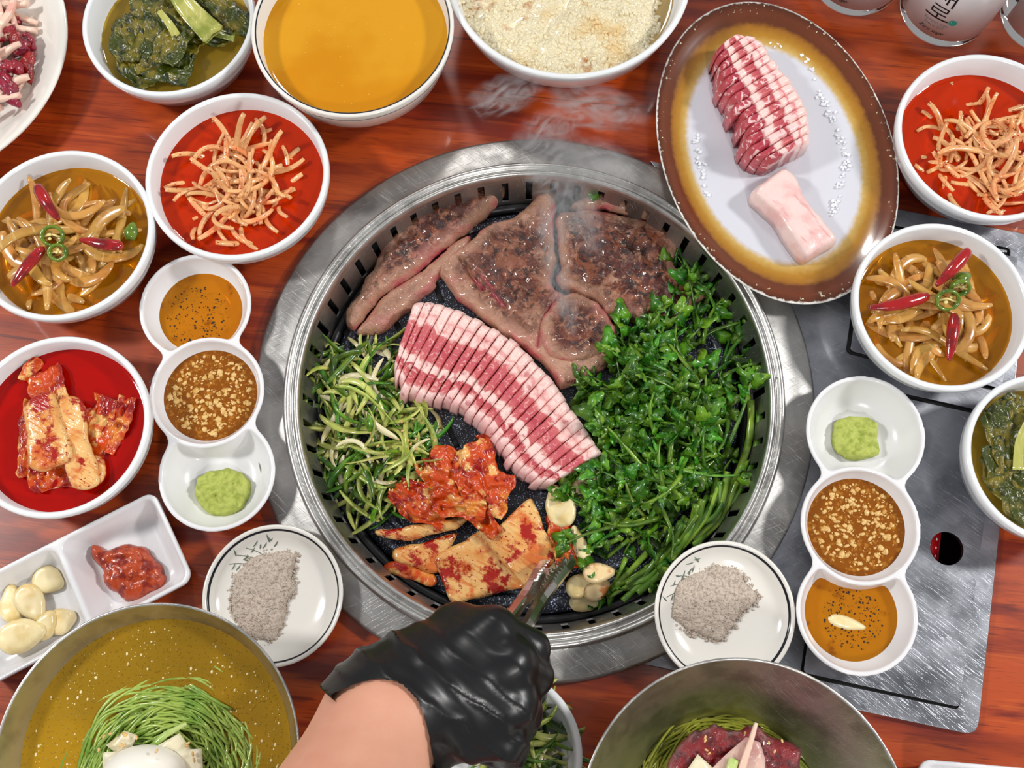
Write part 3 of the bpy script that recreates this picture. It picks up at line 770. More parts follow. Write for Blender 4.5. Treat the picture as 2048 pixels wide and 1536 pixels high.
# the can under the hole
cc = np.array([holeC[0] - 1.15, holeC[1] + 0.5, -1.75])
P = [cc + np.array([-0.6, -3.2, -0.1]), cc + np.array([0.1, 0.3, 0.0]), cc + np.array([0.7, 3.6, 0.1])]
ORG[cn.name] = np.array(cn.location) / CM
obj('can_body', sweep(crom(P, 12), 1.5, 1.5, 24), MT['red_can'], cn)
for k in range(14):
    t = 0.3 + 0.5 * (k % 7) / 6; base = P[0] * (1 - t) + P[2] * t
    sft = 0.35 + 0.55 * (k // 7)
    c = base + np.array([sft * 0.9, -sft * 0.35, math.sqrt(max(0, 1.5 ** 2 - sft ** 2)) + 0.02])
    obj('dot', lathe([(0, 0.03), (0.09, 0.02), (0.1, 0)], c, 10), MT['white_dot'], cn)

# ------------------------------------------------------------------ dishes
def banchan_profile(R, h, t=0.42):
    outer = [(0, 0.3), (0.58 * R, 0.3), (0.6 * R, 0.0), (0.68 * R, 0.0), (0.72 * R, 0.25), (0.84 * R, 0.28 * h), (0.93 * R, 0.58 * h), (0.965 * R, 0.68 * h), (0.97 * R, 0.76 * h), (0.985 * R, 0.80 * h), (R, 0.90 * h), (R - 0.02, h - 0.08), (R - 0.1, h)]
    inner = [(R - t + 0.1, h), (R - t, h - 0.1), (0.90 * R, 0.62 * h), (0.84 * R, 0.40 * h), (0.74 * R, 0.24 * h), (0.60 * R, 0.18 * h), (0, 0.165 * h)]
    return outer, inner
def inner_r(inner, z):
    rs = [r for r, _ in inner][::-1]; zs = [q for _, q in inner][::-1]
    return float(np.interp(z, zs, rs))
def round_dish(name, px, py, half, h, label, cat='bowl', mat_='glaze', z0=0.0, group=None, prof=None, t=0.42):
    c = at(px, py, z0 + h); R = half * cmpp(px, py, z0 + h)
    o, i = (prof or banchan_profile)(R, h, t)
    th = thing(name, (c[0], c[1], z0), label, cat, group)
    obj('body', lathe(o + i, (c[0], c[1], z0), 96), MT[mat_], th)
    return th, np.array([c[0], c[1], z0]), R, i
def liquid(name, c, inner, z, m, label, cat, n=72):
    r = inner_r(inner, z)
    prof = [(0, z), (r * 0.4, z), (r * 0.8, z), (r * 0.94, z), (r * 0.985, z + 0.02), (r + 0.03, z + 0.07)]
    return obj(name, lathe(prof[::-1], c, n), MT[m], None, label, cat, closed=False)
def rim_line(th, c, r, z, m='line_black', w=0.05):
    return obj('rim_line', lathe([(r - w, z), (r, z + 0.012), (r + w, z)], c, 96), MT[m], th)

vegL, vegLc, vegLR, vegLi = round_dish('side_dish_bowl', 337, 38, 173, 4.2, 'white bowl of dark pickled leaves beside the yellow soup bowl')
soup, soupc, soupR, soupi = round_dish('soup_bowl', 705, 52, 203, 6.0, 'white soup bowl with thin black rim line full of yellow broth', 'bowl', 'glaze_warm',
    prof=lambda R, h, t: ([(0, 0.3), (0.48 * R, 0.3), (0.5 * R, 0), (0.56 * R, 0), (0.58 * R, 0.5), (0.74 * R, 0.25 * h), (0.9 * R, 0.55 * h), (0.97 * R, 0.82 * h), (R, h - 0.1), (R - 0.05, h)], [(R - 0.2, h + 0.01), (R - 0.32, h - 0.08), (0.92 * R, 0.76 * h), (0.85 * R, 0.55 * h), (0.7 * R, 0.28 * h), (0.5 * R, 0.14 * h), (0, 0.12 * h)]))
rim_line(soup, soupc, soupR - 0.30, 5.95, w=0.07)
rim_line(soup, soupc, soupR * 0.985 + 0.02, 5.35, w=0.015)
ricb, ricbc, ricbR, ricbi = round_dish('rice_bowl', 1137, -62, 247, 5.5, 'large white bowl of scorched rice porridge at the back', 'bowl', 'glaze',
    prof=lambda R, h, t: ([(0, 0.3), (0.5 * R, 0.3), (0.52 * R, 0), (0.58 * R, 0), (0.62 * R, 0.5), (0.8 * R, 0.3 * h), (0.93 * R, 0.6 * h), (0.985 * R, 0.88 * h), (R, h - 0.12), (R - 0.06, h)], [(R - 0.3, h + 0.01), (R - 0.45, h - 0.1), (0.92 * R, 0.72 * h), (0.84 * R, 0.5 * h), (0.7 * R, 0.28 * h), (0.5 * R, 0.16 * h), (0, 0.14 * h)]))
radL, radLc, radLR, radLi = round_dish('side_dish_bowl', 474, 348, 184, 4.2, 'white bowl of shredded radish in orange brine below the soup bowl')
oniL, oniLc, oniLR, oniLi = round_dish('side_dish_bowl', 122, 466, 184, 4.2, 'white bowl of amber pickled onions at the left edge')
kimL, kimLc, kimLR, kimLi = round_dish('side_dish_bowl', 112, 850, 187, 4.2, 'white bowl of cabbage kimchi in deep red brine')
radR, radRc, radRR, radRi = round_dish('side_dish_bowl', 1979, 270, 185, 4.2, 'white bowl of shredded radish in orange brine beside the bottles')
oniR, oniRc, oniRR, oniRi = round_dish('side_dish_bowl', 1885, 610, 178, 4.2, 'white bowl of amber pickled onions with chilies on the steel worktop', z0=0.47)
vegR, vegRc, vegRR, vegRi = round_dish('side_dish_bowl', 2106, 915, 174, 4.2, 'white bowl of dark pickled leaves at the right edge', z0=0.47)
def saucer_prof(R, h, t):
    return ([(0, 0.3), (0.44 * R, 0.3), (0.46 * R, 0), (0.55 * R, 0), (0.60 * R, 0.4), (0.70 * R, 0.95), (0.84 * R, 0.62 * h), (0.98 * R, 0.90 * h), (R, h - 0.06), (R - 0.05, h)], [(R - 0.16, h), (R - 0.25, h - 0.06), (0.86 * R, 0.74 * h), (0.72 * R, 0.56 * h), (0.5 * R, 0.50 * h), (0, 0.48 * h)])
salL, salLc, salLR, salLi = round_dish('saucer', 545, 1190, 141, 2.1, 'small white saucer of seasoned salt left of the gloved hand', 'saucer', 'glaze_warm', prof=saucer_prof)
salR, salRc, salRR, salRi = round_dish('saucer', 1447, 1221, 143, 2.1, 'small white saucer of seasoned salt on the right, beside the grill', 'saucer', 'glaze_warm', z0=0.85, prof=saucer_prof)
for th, c, R, inn in ((salL, salLc, salLR, salLi), (salR, salRc, salRR, salRi)):
    rr = 0.925 * R; dz_ = lambda q: float(np.interp(q, [a for a, _ in inn][::-1], [b for _, b in inn][::-1]))
    obj('rim_line', lathe([(q, dz_(q) + e) for q, e in ((rr - 0.06, 0.0), (rr - 0.05, 0.015), (rr + 0.05, 0.015), (rr + 0.06, 0.0))], c, 96), MT['line_black'], th, closed=False)
def dish_z(inn, r):
    rs = [q for q, _ in inn][::-1]; zs = [q for _, q in inn][::-1]
    return float(np.interp(r, rs, zs))
def bamboo(th, c, R, inn, base, seed):
    """printed bamboo sprays lying on the glaze"""
    rs = np.random.default_rng(seed)
    for k in range(15):
        a = base + rs.uniform(-0.55, 0.55); r0 = R * rs.uniform(0.66, 0.82)
        p = np.array([r0 * math.cos(a), r0 * math.sin(a)])
        d = rs.uniform(0, 2 * PI) if k % 3 else base - 1.2
        ln = R * rs.uniform(0.06, 0.12)
        q = [p + np.array([math.cos(d), math.sin(d)]) * ln * t for t in np.linspace(0, 1, 6)]
        P = np.array([(c[0] + x, c[1] + y, c[2] + dish_z(inn, math.hypot(x, y)) + 0.012) for x, y in q])
        obj('bamboo_print', sweep(P, np.array([0.01, 0.05, 0.07, 0.06, 0.04, 0.008]), 0.004, 6), MT['print_green'], th)
    for k in range(3):
        a = base + 0.2 * (k - 1)
        q = [np.array([math.cos(a + 0.06 * j), math.sin(a + 0.06 * j)]) * R * (0.62 + 0.05 * j) for j in range(5)]
        P = np.array([(c[0] + x, c[1] + y, c[2] + dish_z(inn, math.hypot(x, y)) + 0.01) for x, y in q])
        obj('bamboo_print', sweep(P, 0.03, 0.004, 6), MT['print_green'], th)
bamboo(salL, salLc, salLR, salLi, math.radians(122), 3)
bamboo(salR, salRc, salRR, salRi, math.radians(140), 4)

# raw beef plate, top left
def plate_prof(R, h, t):
    return ([(0, 0.2), (0.6 * R, 0.2), (0.61 * R, 0), (0.66 * R, 0), (0.68 * R, 0.25), (0.88 * R, 0.65 * h), (R - 0.05, h - 0.2), (R, h - 0.08), (R - 0.08, h)], [(R - 0.3, h), (R - 0.5, h - 0.08), (0.86 * R, 0.72 * h), (0.8 * R, 0.5 * h), (0.7 * R, 0.34 * h), (0, 0.28 * h)])
beefP, beefPc, beefPR, beefPi = round_dish('serving_plate', -176, 92, 309, 2.4, 'large white plate of raw beef and pear strips, top left', 'plate', 'glaze_warm', prof=plate_prof)
greP, grePc, grePR, grePi = round_dish('side_dish_bowl', 996, 1512, 170, 3.2, 'white dish of dressed scallions partly under the gloved hand', 'bowl', 'glaze')

# steel noodle bowls
def steel_prof(R, h, t):
    return ([(0, 0.25), (0.46 * R, 0.25), (0.48 * R, 0), (0.5 * R, 0), (0.6 * R, 0.16 * h), (0.78 * R, 0.45 * h), (0.9 * R, 0.75 * h), (R - 0.05, h - 0.1), (R, h - 0.02), (R - 0.04, h + 0.04)], [(R - 0.14, h + 0.02), (R - 0.18, h - 0.1), (0.89 * R, 0.76 * h), (0.77 * R, 0.47 * h), (0.59 * R, 0.2 * h), (0.46 * R, 0.08 * h), (0, 0.06 * h)])
nooL, nooLc, nooLR, nooLi = round_dish('noodle_bowl', 292, 1520, 308, 7.6, 'steel bowl of cold green noodles in cloudy broth, bottom left', 'bowl', 'bowl_steel', prof=steel_prof)
nooR, nooRc, nooRR, nooRi = round_dish('noodle_bowl', 1492, 1664, 337, 7.0, 'steel bowl of noodles topped with dark red sauce, bottom right', 'bowl', 'bowl_steel', prof=steel_prof)

# oval brown-rimmed meat plate
pc = at(1550, 298, 2.2)
k_ = cmpp(1550, 298, 2.2)
PA, PB, PROT = 233 * k_, 336 * k_, math.radians(11)
oval = thing('oval_plate', (pc[0], pc[1], 1.45), 'oval white plate with chipped gold and brown rim holding raw pork', 'plate')
pp = [(0, 0.12), (0.62, 0.12), (0.64, 0.0), (0.67, 0.0), (0.69, 0.14), (0.85, 0.55), (0.97, 0.95), (0.995, 1.06), (1.0, 1.12), (0.993, 1.17), (0.98, 1.16), (0.94, 1.02), (0.90, 0.84), (0.86, 0.66), (0.80, 0.46), (0.74, 0.36), (0.66, 0.32), (0.4, 0.30), (0, 0.30)]
v, f = lathe([(r, z) for r, z in pp], (0, 0, 0), 128)
band = np.hypot(v[:, 0], v[:, 1]).copy()
nn = 0
idxs = np.arange(len(v))
band[: 1 + 128 * 7] = 0.998      # underside stays white
ca, sa = math.cos(PROT), math.sin(PROT)
v2 = np.c_[v[:, 0] * PA * ca - v[:, 1] * PB * sa + pc[0], v[:, 0] * PA * sa + v[:, 1] * PB * ca + pc[1], v[:, 2] + 1.45]
obj('body', (v2, f), MT['plate'], oval, attr=dict(band=band - 0.0175))
OVZ = 1.45 + 0.31

# triple sauce dishes
def triple(cups, label, z0):
    H = 2.5
    C = [at(x, y, z0 + H)[:2] for x, y, r in cups]; R = [r * cmpp(x, y, z0 + H) for x, y, r in cups]
    def fn(P):
        X = P[:, :2]; z = P[:, 2] - z0
        out = None
        for c, r in zip(C, R):
            rr = r - 1.25 * (1 - np.clip(z / H, 0, 1)) ** 1.2
            d = np.hypot(X[:, 0] - c[0], X[:, 1] - c[1]) - rr
            out = d if out is None else smin(out, d, 0.9)
        out = smax(smax(out, z - H, 0.15), -z, 0.3)
        cav = []
        for k, (c, r) in enumerate(zip(C, R)):
            rr = (r - 0.34) - 1.2 * (1 - np.clip((z - 0.45) / (H - 0.45), 0, 1)) ** 1.5
            d = np.hypot(X[:, 0] - c[0], X[:, 1] - c[1]) - rr
            d = smax(d, 0.45 - z, 0.7)
            cav.append(d)
        mid = np.hypot(X[:, 0] - C[1][0], X[:, 1] - C[1][1]) - (R[1] - 0.06 + 0.35 * (1 - np.clip(z / H, 0, 1)))
        for k in (0, 2): cav[k] = smax(cav[k], -mid, 0.35)
        for d in cav: out = smax(out, -d, 0.14)
        return out
    lo = np.min([np.r_[c - r - 0.4, z0 - 0.3] for c, r in zip(C, R)], 0); hi = np.max([np.r_[c + r + 0.4, z0 + H + 0.3] for c, r in zip(C, R)], 0)
    V, F = surface_nets(fn, lo, hi, 0.115)
    th = thing('three_cup_sauce_dish', (C[1][0], C[1][1], z0), label, 'sauce dish')
    obj('body', (V, F), MT['melamine'], th)
    return C, R
TLC, TLR = triple([(390, 612, 113), (413, 783, 116), (433, 946, 118)], 'white three-cup sauce dish on the wood left of the grill', 0.0)
TRC, TRR = triple([(1732, 866, 120), (1722, 1050, 121), (1715, 1226, 123)], 'white three-cup sauce dish on the steel worktop', 0.47)
def cup_liquid(name, C, R, k, z0, z, m, label, cat, H=2.5):
    """liquid lying in one cup; end cups are cut by the wall of the middle one"""
    out = []
    r = (R[k] - 0.34) - 1.2 * (1 - (z - 0.45) / (H - 0.45)) ** 1.5 + 0.05
    rm = R[1] - 0.06 + 0.35 * (1 - z / H) - 0.03
    for a in np.linspace(0, 2 * PI, 72, endpoint=False):
        p = C[k] + r * np.array([math.cos(a), math.sin(a)])
        if k != 1:
            d = p - C[1]; l = np.linalg.norm(d)
            if l < rm: p = C[1] + d / l * rm
        out.append(p)
    out = np.array(out)
    return obj(name, slab(out, z0 + z - 0.01, z0 + z), MT[m], None, label, cat, smooth=False)
cup_liquid('sesame_oil', TLC, TLR, 0, 0.0, 1.15, 'oil', 'amber peppered oil in the top cup of the left sauce dish', 'oil')
cup_liquid('garlic_sauce', TLC, TLR, 1, 0.0, 1.55, 'garlic_sauce', 'brown garlic sauce in the middle cup of the left sauce dish', 'sauce')
cup_liquid('garlic_sauce', TRC, TRR, 1, 0.47, 1.55, 'garlic_sauce', 'brown garlic sauce in the middle cup of the right sauce dish', 'sauce')
cup_liquid('sesame_oil', TRC, TRR, 2, 0.47, 1.25, 'oil', 'amber peppered oil in the bottom cup of the right sauce dish', 'oil')
def bits(name, C, R, k, z, n, smin_, smax_, m, label, cat, seed, spread=0.8, centre=None, rad=None, flat=0.5):
    rs = np.random.default_rng(seed); parts = []
    c = C[k] if centre is None else centre; rr = R[k] * spread if rad is None else rad
    for i in range(n):
        a = rs.uniform(0, 2 * PI); r = rr * math.sqrt(rs.random())
        s = smin_ + (smax_ - smin_) * rs.random() ** 2.5
        v, f = lathe([(0, 0.5), (0.7, 0.35), (1, 0), (0.7, -0.35), (0, -0.5)], (0, 0, 0), 6)
        v = v * np.array([s, s * rs.uniform(0.5, 1), s * flat * 2]) * (1 + 0.25 * rs.standard_normal((len(v), 1)))
        t = rs.uniform(0, 2 * PI)
        v = np.c_[v[:, 0] * math.cos(t) - v[:, 1] * math.sin(t), v[:, 0] * math.sin(t) + v[:, 1] * math.cos(t), v[:, 2]]
        parts.append((v + np.array([c[0] + r * math.cos(a), c[1] + r * math.sin(a), z]), f))
    return obj(name, join(*parts), MT[m], None, label, cat, kind='stuff')
bits('minced_garlic', TLC, TLR, 1, 1.555, 380, 0.04, 0.26, 'minced', 'minced garlic floating in the left brown sauce', 'garlic', 5, 0.72)
bits('minced_garlic', TRC, TRR, 1, 2.025, 380, 0.04, 0.26, 'minced', 'minced garlic floating in the right brown sauce', 'garlic', 6, 0.72)
bits('ground_pepper', TLC, TLR, 0, 1.165, 300, 0.02, 0.085, 'pepper', 'black pepper specks on the oil of the left sauce dish', 'pepper', 7, centre=TLC[0] + np.array([-0.2, -0.3]), rad=2.2)
bits('ground_pepper', TRC, TRR, 2, 1.735, 300, 0.02, 0.085, 'pepper', 'black pepper specks on the oil of the right sauce dish', 'pepper', 8, centre=TRC[2] + np.array([0.1, -0.3]), rad=2.0)

# two-part tray, bottom left
def tray(pa, pb, pd, label, z0, H, name='divided_tray', divs=(0.5,)):
    a, b, d = (at(*p, z0 + H)[:2] for p in (pa, pb, pd))
    ex = (b - a); Lx = np.linalg.norm(ex); ex /= Lx
    ey = np.array([-ex[1], ex[0]]); Ly = abs((d - a) @ ey); sg = 1 if (d - a) @ ey > 0 else -1
    ey = ey * sg
    def fn(P):
        q = P[:, :2] - a; x = q @ ex - Lx / 2; y = q @ ey - Ly / 2; z = P[:, 2] - z0
        tp = 0.5 * (1 - np.clip(z / H, 0, 1))
        def rbox(x, y, hx, hy, r):
            dx = np.abs(x) - (hx - r); dy = np.abs(y) - (hy - r)
            return np.hypot(np.maximum(dx, 0), np.maximum(dy, 0)) + np.minimum(np.maximum(dx, dy), 0) - r
        o = smax(smax(rbox(x, y, Lx / 2 - tp, Ly / 2 - tp, 0.8), z - H, 0.2), -z, 0.25)
        edges = [0.0] + list(divs) + [1.0]
        for e0, e1 in zip(edges[:-1], edges[1:]):
            x0 = -Lx / 2 + Lx * e0; x1 = -Lx / 2 + Lx * e1
            x0 += 0.35 if e0 == 0 else 0.2; x1 -= 0.35 if e1 == 1 else 0.2
            t2 = 0.75 * (1 - np.clip((z - 0.4) / (H - 0.4), 0, 1)) ** 1.3
            cv = smax(rbox(x - (x0 + x1) / 2, y, (x1 - x0) / 2 - t2, Ly / 2 - 0.35 - t2, 0.7), 0.4 - z, 0.5)
            o = smax(o, -cv, 0.2)
        return o
    cs = [a, a + ex * Lx, a + ey * Ly, a + ex * Lx + ey * Ly]
    lo = np.r_[np.min(cs, 0) - 0.4, z0 - 0.3]; hi = np.r_[np.max(cs, 0) + 0.4, z0 + H + 0.3]
    V, F = surface_nets(fn, lo, hi, 0.13)
    m = a + ex * Lx / 2 + ey * Ly / 2
    th = thing(name, (m[0], m[1], z0), label, 'tray')
    obj('body', (V, F), MT['melamine'], th)
    return a, ex * Lx, ey * Ly
trA, trX, trY = tray((-122, 1196), (308, 978), (390, 1160), 'white two-part tray of sliced garlic and red paste', 0.0, 2.2, divs=(0.53,))
tray((1836, 1516), (2110, 1540), (1820, 1700), 'white tray cut off by the bottom right corner', 0.0, 2.0, name='side_tray', divs=())

# ------------------------------------------------------------------ liquids and side-dish food
liquid('yellow_broth', soupc, soupi, 4.55, 'soup', 'yellow broth filling the black-lined soup bowl', 'soup')
liquid('leaf_brine', vegLc, vegLi, 2.3, 'brine_g', 'olive brine in the left bowl of pickled leaves', 'brine')
liquid('leaf_brine', vegRc, vegRi, 2.3, 'brine_g', 'olive brine in the right bowl of pickled leaves', 'brine')
liquid('radish_brine', radLc, radLi, 2.75, 'brine_r', 'orange-red brine around the left radish strips', 'brine')
liquid('radish_brine', radRc, radRi, 2.45, 'brine_r', 'orange-red brine around the right radish strips', 'brine')
liquid('onion_brine', oniLc, oniLi, 2.6, 'brine_y', 'amber brine in the left bowl of onions', 'brine')
liquid('onion_brine', oniRc, oniRi, 2.6, 'brine_y', 'amber brine in the right bowl of onions', 'brine')
liquid('kimchi_brine', kimLc, kimLi, 2.9, 'brine_k', 'deep red brine around the kimchi in the bowl', 'brine')
liquid('noodle_broth', nooLc, nooLi, 5.9, 'nbroth', 'cloudy olive broth in the bottom left steel bowl', 'soup')
liquid('rice_water', ricbc, ricbi, 3.45, 'rice_water', 'milky water around the scorched rice', 'soup')

def arc_strip(L, bend, w, t, n=11, seed=0, sq=3.0, zs=0.15, taper=0.6, seg=8, twist=0.0):
    rs = np.random.default_rng(seed)
    s = np.linspace(-0.5, 0.5, n)
    ph = bend * s + 0.35 * np.sin(s * 5 + rs.uniform(0, 6)) * rs.uniform(0.2, 1)
    d = np.c_[np.cos(ph), np.sin(ph), zs * np.sin(s * 6 + rs.uniform(0, 6))]
    P = np.cumsum(d, 0) * L / n; P -= P.mean(0)
    tp = np.clip(1 - np.abs(s * 2) ** 4 * (1 - taper), 0.1, 1)
    return sweep(P, w * tp, t * tp, seg, sq, twist)
VCO = {}
def heap(name, meshes, c, rad, n, zbase, zheap, label, cat, group, seed, tilt=0.25, poly=None, sc=(0.85, 1.15), rot_bias=None, edge=None, bowl=None):
    rs = np.random.default_rng(seed)
    for k in range(n):
        if poly is not None:
            p = in_poly(poly, 1, rs)[0]; d = min(1.0, seg_dist(p[None], np.asarray(poly, float)[:, :2])[0] / (edge or 2.0))
        else:
            a = rs.uniform(0, 2 * PI); r = rad * math.sqrt(rs.random()); p = np.array([c[0] + r * math.cos(a), c[1] + r * math.sin(a)]); d = 1 - (r / rad) ** 2
        z = zbase + zheap * d * (k + 0.5) / n
        for tries in range(25):
            me = meshes[(k * 7 + tries // 8) % len(meshes)]
            yaw = rs.uniform(0, 2 * PI) if rot_bias is None else rot_bias + rs.normal(0, 0.7)
            rot = (rs.normal(0, tilt), rs.normal(0, tilt), yaw); s_ = rs.uniform(*sc)
            if bowl is None: break
            # stay inside the dish
            if me.name not in VCO:
                co = np.zeros(len(me.vertices) * 3); me.vertices.foreach_get('co', co); VCO[me.name] = co.reshape(-1, 3) / CM
            q = VCO[me.name] @ np.array(Euler(rot).to_matrix()).T * s_ + np.array([p[0], p[1], z])
            bc, bi = bowl
            lim = np.interp(q[:, 2] - bc[2], [b for _, b in bi][::-1], [a_ for a_, _ in bi][::-1])
            if (np.hypot(q[:, 0] - bc[0], q[:, 1] - bc[1]) < lim - 0.04).all() and (q[:, 2] - bc[2] > bi[-1][1]).all(): break
            if poly is not None: p = in_poly(poly, 1, rs)[0]
            else: p = p + (np.asarray(bc)[:2] - p) * 0.15
            z += 0.02
        else: continue
        inst(name, me, (p[0], p[1], z), rot, s_, None, label, cat, group)

rad_m = [build_mesh('radish_strip', *arc_strip(random.uniform(5.0, 8.0), random.choice((-1, 1)) * random.uniform(0.2, 3.0), random.uniform(0.13, 0.2), 0.13, 17, seed=k, zs=0.25, taper=0.72), MT['radish']) for k in range(14)]
c = radLc + np.array([-0.3, 0.0, 0]); heap('radish_strip', rad_m, c, 3.9, 120, 2.0, 1.9, 'pale spiced radish strip in the left orange brine', 'radish', 'radish strips in the left bowl', 21, bowl=(radLc, radLi))
c = radRc + np.array([0.5, -1.0, 0]); heap('radish_strip', rad_m, c, 4.4, 125, 1.7, 1.9, 'pale spiced radish strip in the right orange brine', 'radish', 'radish strips in the right bowl', 22, bowl=(radRc, radRi))
oni_m = [build_mesh('onion_strip', *arc_strip(random.uniform(4.6, 7.6), random.choice((-1, 1)) * random.uniform(0.5, 2.6), random.uniform(0.28, 0.44), 0.15, 15, seed=40 + k, sq=2.4, taper=0.35), MT['onion']) for k in range(10)]
heap('onion_strip', oni_m, oniLc + np.array([0, -0.2, 0]), 4.2, 52, 2.35, 1.5, 'amber pickled onion strip in the left edge bowl', 'onion', 'onion strips in the left bowl', 23, bowl=(oniLc, oniLi), tilt=0.15)
heap('onion_strip', oni_m, oniRc + np.array([-0.5, 0.1, 0]), 3.9, 50, 2.85, 1.5, 'amber pickled onion strip in the bowl on the steel worktop', 'onion', 'onion strips in the right bowl', 24, bowl=(oniRc, oniRi), tilt=0.15)
def chili(p, label, z, bend=0.2):
    P = crom(np.array([at(x, y, z + (0.15 if i == 1 else 0)) for i, (x, y) in enumerate(p)]), 14)
    t = np.linspace(0, 1, 14); w = 0.46 * np.sqrt(np.clip(1 - (1 - t * 1.0) ** 4, 0, 1)) * (1 - t ** 2.2 * 0.86) + 0.05
    V, F = sweep(P, w, w * 0.75, 12)
    V = V + fbm(V, 1.6, 3)[:, None] * 0.06
    obj('red_chili', (V, F), MT['chili'], None, label, 'chili')
chili([(72, 368), (92, 405), (118, 440)], 'dried red chili at the top of the left onion bowl', 4.0)
chili([(248, 492), (205, 488), (160, 478)], 'dried red chili lying right in the left onion bowl', 4.0)
chili([(88, 494), (55, 530), (24, 572)], 'dried red chili at the lower left of the left onion bowl', 4.0)
chili([(1940, 498), (1908, 535), (1872, 572)], 'plump red chili at the top of the right onion bowl', 4.5)
chili([(1860, 590), (1800, 608), (1736, 616)], 'thin wrinkled red chili lying left in the right onion bowl', 4.5)
chili([(1912, 625), (1905, 670), (1898, 722)], 'red chili pointing down in the right onion bowl', 4.5)
def chili_ring(px, py, z, r, label, tilt=0.3):
    c = at(px, py, z)
    n = 20; P = np.array([(r * math.cos(2 * PI * k / n), r * math.sin(2 * PI * k / n) * 0.9, 0) for k in range(n)])
    V, F = [], []
    for k in range(n):
        d = P[k] / np.linalg.norm(P[k])
        for j in range(6):
            a = 2 * PI * j / 6
            V.append(P[k] + d * 0.13 * math.cos(a) + np.array([0, 0, 0.28 * math.sin(a)]))
    for k in range(n):
        for j in range(6):
            F.append((k * 6 + j, ((k + 1) % n) * 6 + j, ((k + 1) % n) * 6 + (j + 1) % 6, k * 6 + (j + 1) % 6))
    V = np.array(V)
    ct, st = math.cos(tilt), math.sin(tilt)
    V = np.c_[V[:, 0], V[:, 1] * ct - V[:, 2] * st, V[:, 1] * st + V[:, 2] * ct] + c
    th = thing('green_chili_ring', c - np.array([0, 0, 0.3]), label, 'chili')
    obj('flesh', (V, F), MT['green_chili'], th)
    obj('membrane', sweep(np.array([c + np.array([-r * 0.9, 0, -0.05]), c + np.array([0, r * 0.15, 0]), c + np.array([r * 0.85, -0.1, -0.05])]), 0.09, 0.08, 6), MT['seed'], th)
    for k in range(3):
        v, f = lathe([(0, 0.06), (0.12, 0.03), (0.12, -0.03), (0, -0.06)], c + np.array([random.uniform(-0.4, 0.4) * r, random.uniform(-0.4, 0.4) * r, 0.1]), 8)
        obj('seed', (v, f), MT['seed'], th)
chili_ring(105, 472, 4.1, 0.72, 'larger green chili ring in the left onion bowl')
chili_ring(116, 505, 4.1, 0.58, 'smaller green chili ring in the left onion bowl')
chili_ring(1895, 600, 4.7, 0.72, 'green chili ring on top of the right onion bowl', 0.6)
chili_ring(1920, 575, 4.3, 0.6, 'green chili ring tucked behind the one in the right bowl', 0.9)
def chili_piece(px, py, z, rot, label):
    c = at(px, py, z); s = np.linspace(0, 1, 10)
    P = np.array([c + np.array([math.cos(rot), math.sin(rot), 0]) * (t - 0.5) * 1.3 for t in s])
    obj('green_chili_piece', sweep(P, 0.5 * np.sin(PI * (0.2 + 0.72 * s)), 0.42 * np.sin(PI * (0.2 + 0.72 * s)), 12), MT['green_chili'], None, label, 'chili')
chili_piece(263, 462, 3.3, 1.5, 'green chili end at the right wall of the left onion bowl')
chili_piece(1925, 557, 4.0, 0.5, 'green chili piece under the plump red chili')

# pickled dark leaves
WH = ['at the front left', 'in the middle', 'at the left', 'at the very front', 'right of the middle', 'at the back', 'at the far right', 'on top of the pile']
def leaf_pile(cen, spec, where, seed):
    for k, (px, py, z, w, l, r) in enumerate(spec):
        c = at(px, py, z)
        obj('pickled_leaf', crumple(c, w, l, math.radians(r), 0.75, seed + k * 3, 34, 40, fold=1.1), MT['olive_leaf'], None, 'crinkled dark green pickled leaf ' + WH[k] + ' of ' + where, 'leaf', 'pickled leaves in ' + where)
leaf_pile(vegLc, [(300, 120, 2.0, 4.6, 5.0, 40), (350, 70, 2.3, 4.4, 5.6, 50), (270, 85, 2.3, 3.2, 4.2, 10), (340, 140, 2.3, 3.0, 4.0, 70), (410, 60, 2.2, 2.6, 5.0, 60), (330, 30, 2.6, 3.8, 4.8, 30), (455, 35, 2.4, 1.9, 5.6, 55), (350, 100, 2.7, 2.6, 3.6, -20)], 'the left leaf bowl', 300)
leaf_pile(vegRc, [(2020, 895, 3.0, 3.6, 6.0, -15), (2012, 960, 3.0, 3.0, 4.6, 20), (2050, 955, 3.1, 4.0, 6.0, 10), (2030, 870, 3.0, 4.0, 5.0, 40), (2080, 900, 3.0, 5.0, 6.0, 0), (2075, 1000, 3.0, 3.2, 3.4, 70)], 'the right leaf bowl', 340)
def pale_stem(p, w, label):
    P = crom(np.array([at(*q) for q in p]), 12)
    m = len(P); V, F = [], []
    T = np.gradient(P, axis=0); T /= np.linalg.norm(T, axis=1)[:, None]
    prof = [(-1, 0.28), (-0.75, 0.05), (-0.3, 0.18), (0, 0.30), (0.3, 0.18), (0.75, 0.05), (1, 0.28), (0.8, -0.15), (0, -0.02), (-0.8, -0.15)]
    for i in range(m):
        s = np.cross(T[i], (0, 0, 1)); s /= np.linalg.norm(s)
        ww = w * (0.75 + 0.5 * i / (m - 1))
        for a, b in prof: V.append(P[i] + s * a * ww + np.array([0, 0, b * ww]))
    n = len(prof)
    for i in range(m - 1):
        for k in range(n): F.append((i * n + k, (i + 1) * n + k, (i + 1) * n + (k + 1) % n, i * n + (k + 1) % n))
    F.append(tuple(range(n - 1, -1, -1))); F.append(tuple(range((m - 1) * n, m * n)))
    obj('pickled_cabbage_stalk', (np.array(V), F), MT['pale_stem'], None, label, 'cabbage stalk')
pale_stem([(330, -60, 4.0), (370, 10, 4.2), (428, 72, 3.6)], 0.75, 'broad pale green stem lying over the left leaf bowl')
